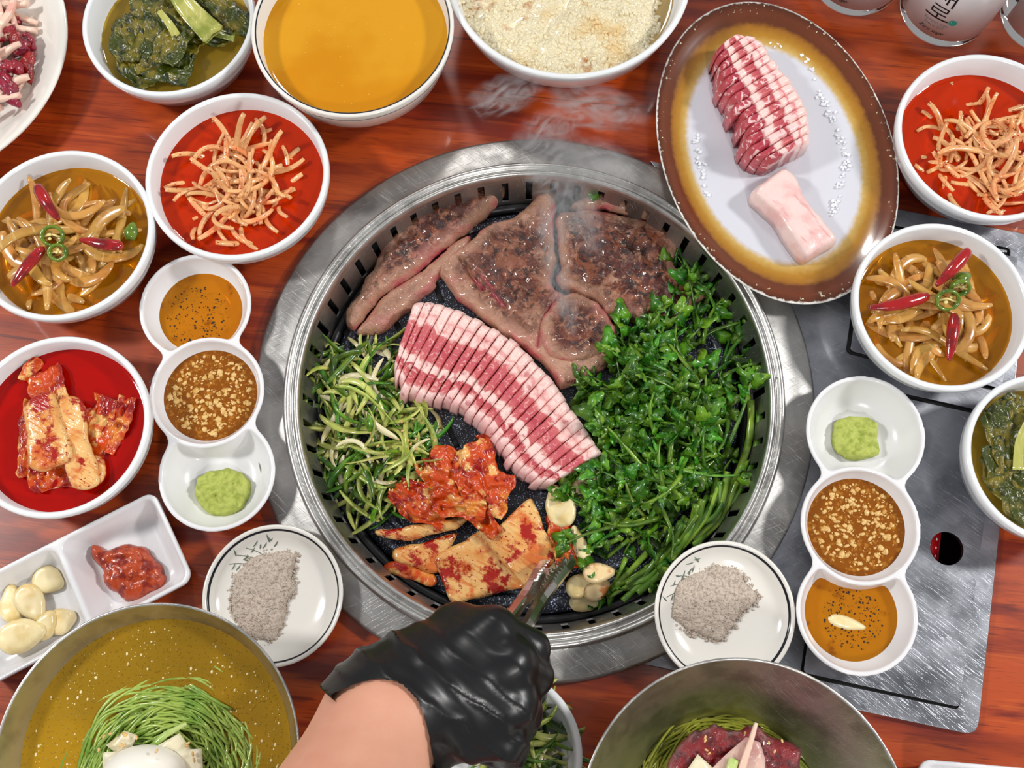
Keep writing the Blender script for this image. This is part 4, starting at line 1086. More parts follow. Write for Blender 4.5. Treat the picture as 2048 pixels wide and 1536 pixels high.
pale_stem([(318, 22, 4.0), (340, 50, 4.0), (356, 78, 3.6)], 0.28, 'narrow pale stem on the leaves of the left bowl')
pale_stem([(395, 50, 3.0), (430, 66, 3.2), (470, 76, 2.9)], 0.32, 'green stem end beside the broad stem in the left leaf bowl')
pale_stem([(2070, 820, 4.6), (2040, 880, 4.6), (2035, 940, 4.2)], 0.30, 'thin pale stem on the leaves of the right bowl')
pale_stem([(2090, 960, 4.0), (2055, 1015, 3.6), (2030, 1045, 3.0)], 0.36, 'short green stem at the bottom of the right leaf bowl')

# kimchi in the bowl
def sheet(px_poly, z, th, m, name, label, cat, group=None, wave=0.15, seed=1, tilt=(0, 0), rough=0.06, edge=0.25, res=0.22):
    poly = pts(px_poly, z)[:, :2]; c0 = poly.mean(0)
    def zf(V):
        d = V - c0
        return wave * fbm(np.c_[V, np.full(len(V), seed)], 0.45, seed) + d @ np.array(tilt)
    return obj(name, pillow(poly, z, th, edge=edge, res=res, namp=0.16, nscale=1.0, seed=seed, wall=0.5, zfun=zf, rough=rough + 0.08), MT[m], None, label, cat, group)
KB = 'kimchi pieces in the bowl'
for k, (px, py, z, w, l, r, lab) in enumerate([(110, 800, 2.6, 2.6, 4.2, 20, 'red kimchi leaf at the back of the kimchi bowl'), (75, 880, 2.5, 2.0, 5.2, 5, 'red kimchi leaf at the left of the bowl stack'), (190, 880, 2.5, 2.4, 5.6, -12, 'red kimchi leaf at the right of the bowl stack'), (120, 945, 2.4, 3.6, 2.6, 10, 'red kimchi leaf at the front of the bowl stack'), (240, 855, 2.5, 1.3, 4.0, -14, 'loose red kimchi shred near the right wall of the bowl'), (70, 742, 2.6, 1.0, 1.6, -30, 'small kimchi scrap at the back of the kimchi bowl')]):
    obj('kimchi_leaf', crumple(at(px, py, z), w, l, math.radians(r), 0.7, 410 + k * 5, 26, 30), MT['kimchi_r'], None, lab, 'kimchi', KB)
sheet([(115, 812), (165, 800), (180, 880), (200, 965), (150, 975), (130, 900)], 3.6, 0.45, 'kimchi_w', 'kimchi_piece', 'long pale kimchi piece second in the bowl stack', 'kimchi', KB, 0.3, 31)
sheet([(55, 808), (105, 786), (128, 850), (146, 918), (68, 940), (58, 870)], 4.1, 0.45, 'kimchi_w', 'kimchi_piece', 'broad pale kimchi piece on top of the bowl stack', 'kimchi', KB, 0.3, 32)
sheet([(185, 915), (210, 920), (208, 962), (170, 975)], 3.2, 0.4, 'kimchi_w', 'kimchi_piece', 'small pale kimchi corner at the right of the stack', 'kimchi', KB, 0.2, 33)

# raw beef and pear strips
pear_m = [build_mesh('pear_strip', *arc_strip(random.uniform(2.6, 4.0), random.uniform(-0.4, 0.4), 0.24, 0.22, seed=70 + k, sq=4, taper=0.8), MT['pear']) for k in range(6)]
def lumpy(L, seed):
    V, F = arc_strip(L, random.uniform(-0.9, 0.9), 0.42, 0.36, 18, seed, 2.0, 0.2, 0.5, 12)
    q = V + seed
    return V + np.c_[fbm(q, 2.2, seed), fbm(q, 2.2, seed + 1), fbm(q, 2.2, seed + 2)] * 0.36, F
beef_m = [build_mesh('beef_strip', *lumpy(random.uniform(1.8, 3.0), 90 + k), MT['beef_raw']) for k in range(6)]
zone = pts([(-260, -40), (-120, -110), (20, -60), (62, -10), (70, 110), (92, 170), (78, 215), (30, 265), (-40, 285), (-110, 260), (-240, 160)], 1.8)
heap('pear_strip', pear_m, None, None, 105, 1.2, 1.9, 'pale pear strip among the raw beef', 'pear', 'pear strips on the beef plate', 25, poly=zone, bowl=(beefPc, beefPi))
heap('beef_strip', beef_m, None, None, 80, 1.5, 1.8, 'dark red raw beef strip among the pear', 'beef', 'raw beef strips on the plate', 26, poly=pts([(-240, -20), (-110, -80), (-10, -30), (30, 30), (60, 80), (85, 160), (60, 210), (20, 240), (-40, 230), (-110, 200), (-220, 120)], 2.2), bowl=(beefPc, beefPi))

# scorched rice
rs = np.random.default_rng(50)
gv, gf = lathe([(0, 0.34), (0.12, 0.22), (0.16, 0), (0.12, -0.22), (0, -0.34)], (0, 0, 0), 6)
parts = []
RI = inner_r(ricbi, 3.9) - 0.2
cnt = 0
while cnt < 7600:
    a = rs.uniform(0, 2 * PI); r = RI * math.sqrt(rs.random()); x, y = ricbc[0] + r * math.cos(a), ricbc[1] + r * math.sin(a)
    lump = fbm(np.array([[x, y, 3.3]]), 0.42, 60)[0]
    wet = math.exp(-((x - at(1350, 70, 4)[0]) ** 2 / 2.2 + (y - at(1350, 70, 4)[1]) ** 2 / 9))
    z = 3.5 + 1.0 * max(-0.25, lump) + 0.15 * rs.random() - 1.2 * wet
    if z < 3.35: cnt += 1; continue
    e = Euler((rs.uniform(1.0, 2.1), rs.normal(0, 0.3), rs.uniform(0, 2 * PI))).to_matrix()
    s = rs.uniform(0.85, 1.5)
    v = (gv * s) @ np.array(e).T + np.array([x, y, z])
    parts.append((v, gf)); cnt += 1
bed = []
for i in range(34):
    for j in range(34): bed.append((ricbc[0] + (i / 33 * 2 - 1) * RI, ricbc[1] + (j / 33 * 2 - 1) * RI))
bed = np.array(bed); V, F = pillow(circle(ricbc[:2], RI - 0.1, 60), ricbc[2] + 2.7, 1.05, edge=0.8, res=0.4, namp=0.0, nscale=0.42, seed=60, wall=0.2)
m = fbm(np.c_[V[:, :2], np.full(len(V), 3.3)], 0.42, 60); V[: len(V) // 2, 2] += 1.0 * np.maximum(-0.25, m[: len(V) // 2])
wet = np.exp(-((V[:, 0] - at(1350, 70, 4)[0]) ** 2 / 2.2 + (V[:, 1] - at(1350, 70, 4)[1]) ** 2 / 9)); V[: len(V) // 2, 2] -= 1.3 * wet[: len(V) // 2]
obj('scorched_rice', join((V, F), *parts), MT['rice'], None, 'soft scorched rice with brown toasted patches', 'rice', kind='stuff')

# wasabi, paste, garlic, powders
def mound(name, px_poly, z, h, m, label, cat, seed, namp, nscale, edge=1.0, res=0.14, rough=0.15, wall=0.2, kind=None, fine=0.0, crumbs=0):
    poly = pts(px_poly, z + h * 0.5)[:, :2]
    fn = (lambda V2, d: fine * np.clip(d / 0.3, 0, 1) * (vnoise(np.c_[V2, np.zeros(len(V2))], 3.6, seed) + 0.7 * vnoise(np.c_[V2, np.zeros(len(V2))], 6.5, seed + 1))) if fine else None
    vf = pillow(poly, z, h, edge=edge, res=res, namp=namp, nscale=nscale, seed=seed, wall=wall, rough=rough, top_fn=fn)
    if crumbs:
        rs = np.random.default_rng(seed); out = crom(poly, 300, True); extra = []
        gv, gf = lathe([(0, 0.5), (1, 0), (0, -0.5)], (0, 0, 0), 5)
        for k in range(crumbs):
            p = out[rs.integers(300)]; q = p + rs.normal(0, 0.16, 2); s_ = rs.uniform(0.03, 0.13)
            extra.append((gv * s_ * (1 + 0.3 * rs.standard_normal((len(gv), 1))) + np.array([q[0], q[1], z + 0.08 + 0.05 * rs.random()]), gf))
        for k in range(crumbs * 2):
            i = rs.integers(len(vf[0]) // 2); s_ = rs.uniform(0.03, 0.09)
            extra.append((gv * s_ * (1 + 0.3 * rs.standard_normal((len(gv), 1))) + vf[0][i], gf))
        vf = join(vf, *extra)
    return obj(name, vf, MT[m], None, label, cat, kind=kind)
mound('wasabi', [(390, 985), (396, 955), (430, 938), (475, 940), (497, 965), (495, 1000), (470, 1025), (430, 1030), (400, 1012)], 0.5, 1.0, 'wasabi', 'lump of green wasabi in the left sauce dish', 'wasabi', 61, 0.3, 1.5, res=0.1, fine=0.14, rough=0.22)
mound('wasabi', [(1668, 880), (1674, 845), (1715, 832), (1758, 842), (1755, 885), (1760, 910), (1720, 917), (1685, 912)], 0.97, 1.0, 'wasabi', 'lump of green wasabi in the right sauce dish', 'wasabi', 62, 0.3, 1.5, res=0.1, fine=0.14, rough=0.22)
mound('soybean_paste', [(184, 1112), (186, 1092), (215, 1098), (250, 1088), (290, 1100), (325, 1140), (326, 1170), (300, 1185), (262, 1202), (235, 1190), (212, 1170), (200, 1140)], 0.42, 0.95, 'paste', 'dollop of red soybean paste in the two-part tray', 'paste', 63, 0.35, 1.3, rough=0.25, fine=0.08)
def clove(px, py, a, b, rot, z, label, m='garlic', h=0.5, tilt=(0, 0), name='garlic_slice', group=None):
    c = at(px, py, z)[:2]; k = cmpp(px, py, z)
    P = []
    for i in range(16):
        t = 2 * PI * i / 16; r = 1 - 0.10 * math.cos(t) ** 3 if math.cos(t) > 0 else 1
        x, y = a * k * math.cos(t) * (1 + 0.12 * (math.cos(t) > 0.9)), b * k * math.sin(t) * (1 - 0.18 * math.cos(t))
        P.append(c + np.array([x * math.cos(rot) - y * math.sin(rot), x * math.sin(rot) + y * math.cos(rot)]))
    zf = lambda V: (V - c) @ np.array(tilt)
    obj(name, pillow(np.array(P), z, h, edge=0.35, res=0.16, namp=0.05, nscale=1.2, seed=int(px), wall=0.5, rough=0.06, zfun=zf), MT[m], None, label, 'garlic', group)
G1 = 'garlic slices in the tray'
clove(98, 1160, 30, 27, -0.3, 0.5, 'garlic slice at the top of the tray, nearest the divider', group=G1)
clove(64, 1205, 40, 28, -0.9, 0.75, 'long garlic slice in the middle of the tray', group=G1)
clove(27, 1210, 36, 25, 1.75, 0.55, 'garlic slice at the left of the tray', group=G1)
clove(125, 1242, 27, 26, 0.4, 0.5, 'round garlic slice at the lower right of the tray', group=G1)
clove(92, 1252, 30, 22, 1.2, 0.8, 'small garlic slice under the round one in the tray', group=G1)
clove(44, 1272, 46, 34, 0.25, 1.1, 'largest garlic slice, front of the tray', group=G1)
G2 = 'garlic slices on the grill'
clove(1120, 1015, 42, 29, 1.85, PZ + 0.9, 'big flat garlic slice by the pork on the pan', h=0.35, group=G2)
clove(1166, 978, 42, 24, 0.9, PZ + 0.3, 'garlic slice half under the greens beside the pork', h=0.35, group=G2)
clove(1160, 1092, 38, 15, 1.9, PZ + 0.9, 'thin upright garlic slice against the greens', h=0.6, group=G2)
clove(1110, 1145, 27, 22, 1.2, PZ + 0.2, 'garlic slice between the jaws of the tongs', h=0.4, group=G2)
clove(1196, 1146, 31, 20, 0.05, PZ + 1.5, 'browned garlic clove on top of the garlic pile', 'garlic_b', 0.6, group=G2)
clove(1160, 1170, 30, 22, 0.6, PZ + 0.7, 'pale garlic slice left in the garlic pile', h=0.4, group=G2)
clove(1192, 1180, 28, 20, 0.5, PZ + 0.8, 'garlic slice with a toasted edge right in the pile', 'garlic_b', 0.4, group=G2)
clove(1166, 1204, 28, 20, -0.1, PZ + 0.2, 'lowest garlic slice at the front of the pile', h=0.4, group=G2)
clove(1690, 1246, 36, 13, -0.25, 1.55, 'garlic sliver lying in the peppered oil of the right dish', h=0.35)
mound('seasoned_salt', [(462, 1180), (470, 1150), (500, 1118), (545, 1104), (588, 1108), (590, 1125), (582, 1160), (588, 1180), (570, 1200), (566, 1235), (555, 1262), (540, 1283), (510, 1275), (478, 1255), (463, 1220)], 1.03, 0.6, 'powder', 'pile of seasoned salt in the left saucer', 'salt', 64, 0.12, 1.0, res=0.11, fine=0.05, crumbs=420, rough=0.22, wall=0.1, edge=1.4, kind='stuff')
salt_r = mound('seasoned_salt', [(1340, 1200), (1350, 1165), (1390, 1145), (1430, 1130), (1475, 1135), (1490, 1160), (1512, 1185), (1510, 1200), (1480, 1225), (1460, 1250), (1440, 1275), (1400, 1268), (1370, 1258), (1345, 1235)], 1.87, 0.6, 'powder', 'pile of seasoned salt in the right saucer', 'salt', 65, 0.12, 1.0, res=0.11, fine=0.05, crumbs=420, rough=0.25, wall=0.1, edge=1.4, kind='stuff')

# the right saucer leans on the grill ring: tip it and its salt about one point
out_ = salRc[:2] - GC; out_ = out_ / np.linalg.norm(out_)
tipm = Matrix.Rotation(math.radians(5.0), 3, Vector((-out_[1], out_[0], 0)))
for o in (salR, salt_r):
    pv = Vector(salRc) * CM
    o.location = pv + tipm @ (o.location - pv); o.rotation_euler = tipm.to_euler()

# ------------------------------------------------------------------ meat on the pan
def steak_part(name, px_poly, z, h, seed, parent, sear=1.0, sear_c=None, sear_r=None, tilt=(0, 0), edge=0.8, wall=0.35, grooves=()):
    poly = pts(px_poly, z + h * 0.6)[:, :2]; c0 = poly.mean(0)
    zf = lambda V: (V - c0) @ np.array(tilt)
    V, F = pillow(poly, z, h, edge=edge, res=0.14, namp=0.40, nscale=0.6, seed=seed, wall=wall, rough=0.22, zfun=zf)
    n = len(V) // 2
    d = seg_dist(V[:, :2], crom(poly, 90, True))
    s = np.clip((d - 0.25) / 1.0, 0, 1) * sear
    if sear_c is not None:
        cc = at(*sear_c, z + h)[:2]; s = s * np.clip(1.7 - np.hypot(V[:, 0] - cc[0], V[:, 1] - cc[1]) / sear_r, 0, 1)
    V[:n, 2] += 0.16 * fbm(np.c_[V[:n, :2], np.zeros(n)], 1.9, seed + 4) * np.clip(d[:n] / 0.4, 0, 1)
    side = np.clip(1 - d / 0.40, 0, 1)
    for gl in grooves:      # gashes opened by the heat
        G = crom(pts(gl[:-2], z + h)[:, :2], 40)
        gd = np.min(np.hypot(V[:, None, 0] - G[None, :, 0], V[:, None, 1] - G[None, :, 1]), 1)
        k_ = np.exp(-(gd / gl[-2]) ** 2); V[:n, 2] -= gl[-1] * k_[:n]; side = np.maximum(side, 0.8 * k_)
    return obj(name, (V, F), MT['steak'], parent, attr=dict(sear=s, side=side))
def steak(label, loc_px):
    c = at(*loc_px, PZ); return thing('steak', (c[0], c[1], PZ), label, 'steak', 'beef steaks on the grill pan')
s1 = steak('long seared steak at the upper left of the pan', (840, 530))
steak_part('upper_half', [(987, 347), (1011, 368), (1001, 398), (953, 443), (909, 480), (868, 511), (833, 545), (772, 583), (741, 614), (710, 655), (692, 648), (693, 620), (721, 576), (751, 521), (772, 484), (806, 446), (857, 412), (919, 381), (963, 361)], PZ + 0.05, 1.7, 71, s1, edge=1.3, grooves=([(940, 470), (880, 505), (820, 555), 0.14, 0.25],))
steak_part('folded_half', [(940, 470), (929, 508), (874, 556), (868, 572), (806, 626), (762, 662), (724, 667), (712, 657), (745, 618), (772, 585), (850, 535), (902, 487)], PZ + 0.02, 1.15, 72, s1, sear=0.35, edge=0.9)
s2 = steak('large triangular steak in the middle, overlapped by the pork', (1030, 560))
steak_part('main_slab', [(1100, 378), (1114, 395), (1110, 432), (1112, 480), (1112, 521), (1106, 570), (1150, 600), (1215, 640), (1225, 709), (1206, 737), (1161, 761), (1120, 774), (1093, 733), (1038, 689), (987, 655), (953, 627), (919, 600), (888, 562), (874, 535), (878, 526), (922, 494), (960, 463), (984, 446), (1031, 429), (1066, 398)], PZ + 0.05, 1.3, 73, s2, sear=0.9, sear_c=(1040, 535), sear_r=3.6, grooves=([(918, 512), (940, 545), (965, 575), 0.16, 0.5], [(985, 585), (1010, 615), 0.13, 0.35], [(950, 535), (985, 575), 0.11, 0.25], [(1030, 630), (1060, 660), 0.14, 0.3], [(1112, 596), (1092, 640), (1075, 690), 0.2, 0.4]))
steak_part('folded_flap', [(1113, 600), (1130, 588), (1160, 586), (1195, 605), (1225, 640), (1235, 655), (1222, 690), (1180, 722), (1110, 720), (1080, 685), (1082, 640)], PZ + 0.5, 1.35, 74, s2, sear=1.0, sear_c=(1160, 655), sear_r=2.1, edge=0.8)
s3 = steak('broad browned steak right of the rising smoke', (1240, 530))
steak_part('main_slab', [(1113, 432), (1143, 422), (1178, 419), (1239, 429), (1307, 443), (1345, 467), (1354, 501), (1349, 532), (1376, 549), (1407, 566), (1413, 590), (1383, 617), (1342, 644), (1307, 627), (1280, 641), (1239, 637), (1205, 627), (1191, 603), (1150, 583), (1118, 569), (1112, 552), (1122, 532), (1116, 484)], PZ + 0.05, 1.35, 75, s3, sear=1.1)
s4 = steak('thin pink-edged steak slice at the back edge of the pan', (1240, 420))
steak_part('slice', [(1143, 412), (1171, 395), (1219, 383), (1253, 386), (1290, 409), (1338, 436), (1335, 448), (1307, 443), (1256, 427), (1205, 415), (1164, 420)], PZ + 0.9, 0.9, 76, s4, sear=0.2, edge=0.6, wall=0.5)

def pork_block(name, upper, lower, n, z0, h, label, m, seed, gap=0.04, dz=0.10, zt=0.6, drop=0.25):
    rs = np.random.default_rng(seed)
    U = crom(pts(upper, z0 + h * zt), 400)[:, :2]; L = crom(pts(lower, z0 + h * zt), 400)[:, :2]
    def reparam(P):
        s = np.r_[0, np.cumsum(np.hypot(*np.diff(P, axis=0).T))]; s /= s[-1]
        return lambda u: np.array([np.interp(u, s, P[:, 0]), np.interp(u, s, P[:, 1])])
    fu, fl = reparam(U), reparam(L)
    c = (U.mean(0) + L.mean(0)) / 2
    th = thing(name, (c[0], c[1], z0), label, 'pork')
    nv, ns = 30, 7
    vs = np.linspace(0, 1, nv); ss = np.linspace(0, 1, ns)
    for i in range(n):
        u0, u1 = i / n, (i + 1) / n
        g = gap / n * rs.uniform(0.0, 1.2) ** 2
        ext, ex2 = rs.normal(0, 0.16), rs.normal(0, 0.05)
        k0, sh, tl = rs.normal(0, dz), rs.normal(0, 0.08), rs.normal(0, 0.05)
        top, uv = [], []
        for s in ss:
            u = u0 + g + (u1 - u0 - 2 * g) * s
            a, b = fu(u), fl(u); w = np.linalg.norm(b - a); d = (b - a) / w
            for v in vs:
                p = a + d * (v * w + sh * math.sin(PI * v) + ext * v ** 3 - ex2 * (1 - v) ** 4)
                e = min(v, 1 - v) * w
                pr = 0.40 + 0.60 * math.sqrt(max(0, 1 - (1 - min(e / 0.7, 1)) ** 2))
                rd = 1 - 0.10 * abs(2 * s - 1) ** 6
                z = h * pr * rd * (1 - drop * max(0, v - 0.6)) + k0 + tl * (v - 0.5) * 2
                top.append((p[0], p[1], z0 + max(0.12, z))); uv.append((u, v))
        top = np.array(top)
        q = np.c_[top[:, :2], np.full(len(top), i * 1.7)]
        top[:, 2] += 0.16 * fbm(q, 0.9, seed) ; top[:, :2] += 0.05 * np.c_[fbm(q, 1.4, seed + 1), fbm(q, 1.4, seed + 2)]
        bot = top.copy(); bot[:, 2] = z0 + 0.02
        m_ = ns * nv; F = []
        for a in range(ns - 1):
            for b in range(nv - 1):
                A, B, C_, D = a * nv + b, a * nv + b + 1, (a + 1) * nv + b + 1, (a + 1) * nv + b
                F.append((A, B, C_, D)); F.append((D + m_, C_ + m_, B + m_, A + m_))
        ring = [a * nv for a in range(ns)] + [(ns - 1) * nv + b for b in range(1, nv)] + [a * nv + nv - 1 for a in range(ns - 2, -1, -1)] + [b for b in range(nv - 2, 0, -1)]
        for a, b in zip(ring, ring[1:] + ring[:1]): F.append((a, b, b + m_, a + m_))
        uv = np.array(uv + uv)
        obj('slice', (np.vstack([top, bot]), F), MT[m], th, uv=uv, attr=dict(lean=np.ones(2 * m_)))
    return th
pork_block('pork_belly', [(832, 606), (865, 604), (915, 620), (960, 640), (1010, 668), (1055, 704), (1095, 748), (1130, 795), (1165, 845), (1207, 905)], [(788, 740), (800, 790), (850, 805), (905, 820), (945, 845), (980, 880), (1005, 915), (1025, 945), (1058, 968), (1095, 975)], 24, PZ + 0.02, 2.3, 'scored slab of raw pork belly across the middle of the pan', 'pork', 81, dz=0.06)
pork_block('pork_shoulder', [(1475, 76), (1510, 85), (1535, 105), (1555, 140), (1580, 165), (1602, 200), (1615, 245), (1620, 290)], [(1428, 108), (1428, 150), (1445, 195), (1462, 225), (1478, 265), (1482, 300), (1500, 325), (1535, 334)], 15, OVZ + 0.01, 2.6, 'scored block of raw red pork on the oval plate', 'porkred', 82, dz=0.05, drop=0.1)
obj('pork_fat_block', pillow(pts([(1500, 388), (1532, 360), (1566, 340), (1592, 362), (1612, 405), (1645, 445), (1673, 482), (1645, 502), (1608, 520), (1580, 490), (1548, 440), (1520, 415)], OVZ + 1.0)[:, :2], OVZ + 0.01, 1.7, edge=0.55, res=0.2, namp=0.22, nscale=0.5, seed=83, wall=0.55, rough=0.1), MT['fat'], None, 'smooth block of pale pork fat on the oval plate', 'pork')
parts = []
rs = np.random.default_rng(84)
for line, n in (([(1608, 105), (1640, 190), (1665, 245), (1690, 310), (1680, 370), (1665, 430)], 85), ([(1395, 270), (1400, 310), (1415, 390)], 22), ([(1550, 90), (1556, 94)], 4)):
    P = crom(pts(line, OVZ), 200)
    for k in range(n):
        p = P[rs.integers(200)] + np.r_[rs.normal(0, 0.16, 2), 0.05]
        v, f = box((0, 0, 0), rs.uniform(0.08, 0.26, 3), rs.uniform(0, 3)); parts.append((v + p, f))
obj('coarse_salt', join(*parts), MT['salt'], None, 'grains of coarse salt scattered on the oval plate', 'salt', kind='stuff', smooth=False)

# ------------------------------------------------------------------ kimchi frying at the front of the pan
KG = 'kimchi pieces frying on the pan'
KRS = [(900, 960, 0.5, 3.0, 4.6, 50, 'crumpled red kimchi leaf at the left of the frying heap'), (960, 945, 0.8, 3.2, 4.2, 15, 'crumpled red kimchi leaf at the back of the frying heap'), (845, 1010, 0.4, 2.6, 4.4, 60, 'crumpled red kimchi leaf beside the scallions'), (985, 985, 0.6, 2.4, 3.4, -20, 'crumpled red kimchi leaf touching the pork'), (920, 1010, 1.0, 2.4, 3.6, 80, 'crumpled red kimchi leaf on top of the frying heap'), (1120, 1080, 0.1, 1.9, 4.0, 15, 'yellow-red kimchi leaf behind the pale square by the tongs'), (972, 902, 0.4, 1.2, 2.2, 10, 'small curl of red kimchi under the pork belly'), (968, 1040, 0.7, 1.4, 3.0, 40, 'narrow red kimchi strip between the pale squares')]
for k, (px, py, z, w, l, r, lab) in enumerate(KRS):
    obj('kimchi_leaf', crumple(at(px, py, PZ + z), w, l, math.radians(r), 0.8, 510 + k * 7, 30, 36, rag=0.35), MT['kimchi_r'], None, lab, 'kimchi', KG)
sheet([(770, 1128), (800, 1122), (835, 1132), (873, 1152), (865, 1174), (815, 1158), (775, 1142)], PZ + 0.25, 0.35, 'kimchi_r', 'kimchi_piece', 'thin red kimchi scrap at the front rim of the pan', 'kimchi', KG, 0.25, 44, rough=0.2)
sheet([(788, 1100), (850, 1085), (912, 1066), (895, 1108), (872, 1148), (820, 1130), (792, 1126)], PZ + 0.3, 0.4, 'kimchi_w', 'kimchi_piece', 'pale kimchi piece at the left front of the pan', 'kimchi', KG, 0.25, 41)
sheet([(756, 1062), (800, 1055), (860, 1045), (932, 1032), (936, 1042), (905, 1062), (850, 1072), (812, 1082), (760, 1072)], PZ + 0.75, 0.4, 'kimchi_w', 'kimchi_piece', 'narrow pale kimchi strip under the red heap', 'kimchi', KG, 0.2, 42, rough=0.05)
sheet([(872, 1116), (925, 1085), (985, 1052), (1022, 1105), (1052, 1168), (1000, 1186), (955, 1196), (906, 1205), (886, 1160)], PZ + 0.5, 0.45, 'kimchi_w', 'kimchi_piece', 'large pale kimchi square in front on the pan', 'kimchi', KG, 0.2, 43, rough=0.04)
sheet([(1061, 998), (1085, 1050), (1110, 1115), (1085, 1145), (1056, 1174), (1015, 1135), (974, 1080), (1015, 1040)], PZ + 1.05, 0.45, 'kimchi_w', 'kimchi_piece', 'smooth pale kimchi square next to the tongs', 'kimchi', KG, 0.2, 47, rough=0.03)

# ------------------------------------------------------------------ scallion salad on the pan
def ribbon(L, bend, w, t, seed, twist):
    return arc_strip(L, bend, w, t, 13, seed, 2.2, 0.3, 0.25, 6, twist)
sc_m = []
for k in range(22):
    mk = ('scal_g', 'scal_l', 'scal_g', 'leaf', 'scal_w', 'scal_l', 'scal_l')[k % 7]
    sc_m.append(build_mesh('scallion_strip', *ribbon(random.uniform(3.2, 6.6), random.choice((-1, 1)) * random.uniform(0.2, 2.6), random.uniform(0.12, 0.27), random.uniform(0.04, 0.07), 120 + k, random.uniform(-1.2, 1.2)), MT[mk]))
zone = pts([(640, 700), (700, 690), (780, 690), (800, 760), (830, 820), (875, 860), (880, 930), (820, 990), (770, 1040), (730, 1030), (690, 1000), (650, 930), (635, 860), (615, 790)], PZ + 0.6)
heap('scallion_strip', sc_m, None, None, 235, PZ + 0.15, 1.7, 'oily scallion strip in the salad heap on the pan', 'scallion', 'scallion strips on the pan', 27, poly=zone, tilt=0.3, edge=2.2)
zone = pts([(1010, 1420), (1070, 1395), (1105, 1430), (1120, 1480), (1110, 1560), (1000, 1600), (960, 1480)], 1.5)
heap('scallion_strip', sc_m, None, None, 70, 0.9, 1.6, 'dressed scallion strip in the white dish under the hand', 'scallion', 'scallion strips in the dish', 28, poly=zone, tilt=0.3, edge=2.2)
ses_me = build_mesh('sesame_seed', *lathe([(0, 0.15), (0.07, 0.06), (0.06, -0.08), (0, -0.13)], (0, 0, 0), 8), MT['sesame'])
rs = np.random.default_rng(90)
zs = pts([(740, 860), (830, 820), (890, 890), (860, 960), (780, 1000), (740, 930)], PZ + 2)
for p in in_poly(zs, 34, rs):
    inst('sesame_seed', ses_me, (p[0], p[1], PZ + 1.75 + rs.uniform(0, 0.25)), (1.5, 0, rs.uniform(0, 6)), rs.uniform(0.8, 1.1), None, 'sesame seed on the scallion heap', 'sesame seed', 'sesame seeds on the scallions')

# ------------------------------------------------------------------ water parsley
def leaf_mesh(seed, s):
    rs = np.random.default_rng(seed); V, F = [], []
    n = 18
    V.append((0, 0.45 * s, 0.10 * s))
    for k in range(n):
        a = 2 * PI * k / n - PI / 2
        lob = 1 + 0.22 * math.cos(3 * (a - PI / 2)) + 0.10 * math.cos(9 * a) + rs.normal(0, 0.05)
        x, y = 0.34 * s * lob * math.cos(a), 0.5 * s + 0.52 * s * lob * math.sin(a)
        V.append((x, y, 0.16 * s * math.sin(3 * x / s + seed) - 0.25 * (x * x) / s + 0.06 * s * rs.normal()))
    V = np.array(V); m = len(V)
    V = np.vstack([V, V - np.array([0, 0, 0.025])])
    for k in range(n):
        a, b = 1 + k, 1 + (k + 1) % n
        F.append((0, a, b)); F.append((m, b + m, a + m)); F.append((b, a, a + m, b + m))
    return build_mesh('leaf', V, F, MT['leaf'])
leaf_ms = [leaf_mesh(k, random.uniform(0.9, 1.6)) for k in range(8)]
stem_defs = []
for k in range(8):
    L = random.uniform(3.0, 5.5); b = random.uniform(-1.2, 1.2)
    s = np.linspace(0, 1, 10); ph = b * s + random.uniform(-0.3, 0.3) * np.sin(4 * s)
    P = np.cumsum(np.c_[np.sin(ph), np.cos(ph), 0.15 * np.sin(5 * s + k)], 0) * L / 10
    stem_defs.append((build_mesh('stem', *sweep(P, np.linspace(0.19, 0.07, 10), np.linspace(0.16, 0.06, 10), 7), MT['stem'] if k % 2 else MT['leaf']), P, ph))
def sprig(p, z, yaw, seed, label, group, tilt=0.25):
    rs = np.random.default_rng(seed)
    o = thing('parsley_sprig', (p[0], p[1], z), label, 'parsley', group, (rs.normal(0, tilt), rs.normal(0, tilt), yaw))
    me, P, ph = stem_defs[rs.integers(8)]
    inst('stem', me, (0, 0, 0), parent=o)
    for k in range(7):
        i = 9 if k < 3 else rs.integers(4, 9)
        yaw_l = -ph[i] + (k - 1) * 0.9 if k < 3 else -ph[i] + rs.choice((-1, 1)) * rs.uniform(0.5, 1.4)
        inst('leaf', leaf_ms[rs.integers(8)], P[i], (rs.normal(0, 0.5), rs.normal(0, 0.6), yaw_l), rs.uniform(0.55, 1.1), parent=o)
    return o
rs = np.random.default_rng(95)
PG = 'water parsley sprigs on the pan'
def parsley(zone_px, n, zh, seed, edge, bias, sp=0.8):
    zone = pts(zone_px, PZ + 0.7)
    for k, p in enumerate(in_poly(zone, n, np.random.default_rng(seed))):
        d = min(1.0, seg_dist(p[None], zone[:, :2])[0] / edge)
        sprig(p, PZ + 0.2 + zh * d * (k + 0.5) / n, bias + rs.normal(0, sp), seed * 1000 + k, 'glossy water parsley sprig in the green heap on the pan', PG)
parsley([(1240, 720), (1300, 700), (1380, 700), (1450, 740), (1480, 830), (1470, 930), (1420, 1000), (1330, 1080), (1270, 1120), (1240, 1090), (1235, 1030), (1262, 950), (1275, 880), (1270, 800)], 190, 2.0, 3, 2.0, math.radians(65), 0.9)
parsley([(1350, 640), (1400, 620), (1450, 625), (1465, 665), (1440, 700), (1390, 720), (1350, 690)], 26, 1.2, 4, 1.5, math.radians(0), 0.8)
PS = 'thick parsley stalks by the rim'
def stalk(p, r, label='thick yellow-green parsley stalk curving along the pan rim'):
    P = crom(np.array([at(x, y, PZ + z) for x, y, z in p]), 14)
    obj('parsley_stalk', sweep(P, r, r * 0.9, 8), MT['stem'], None, label, 'parsley', PS)
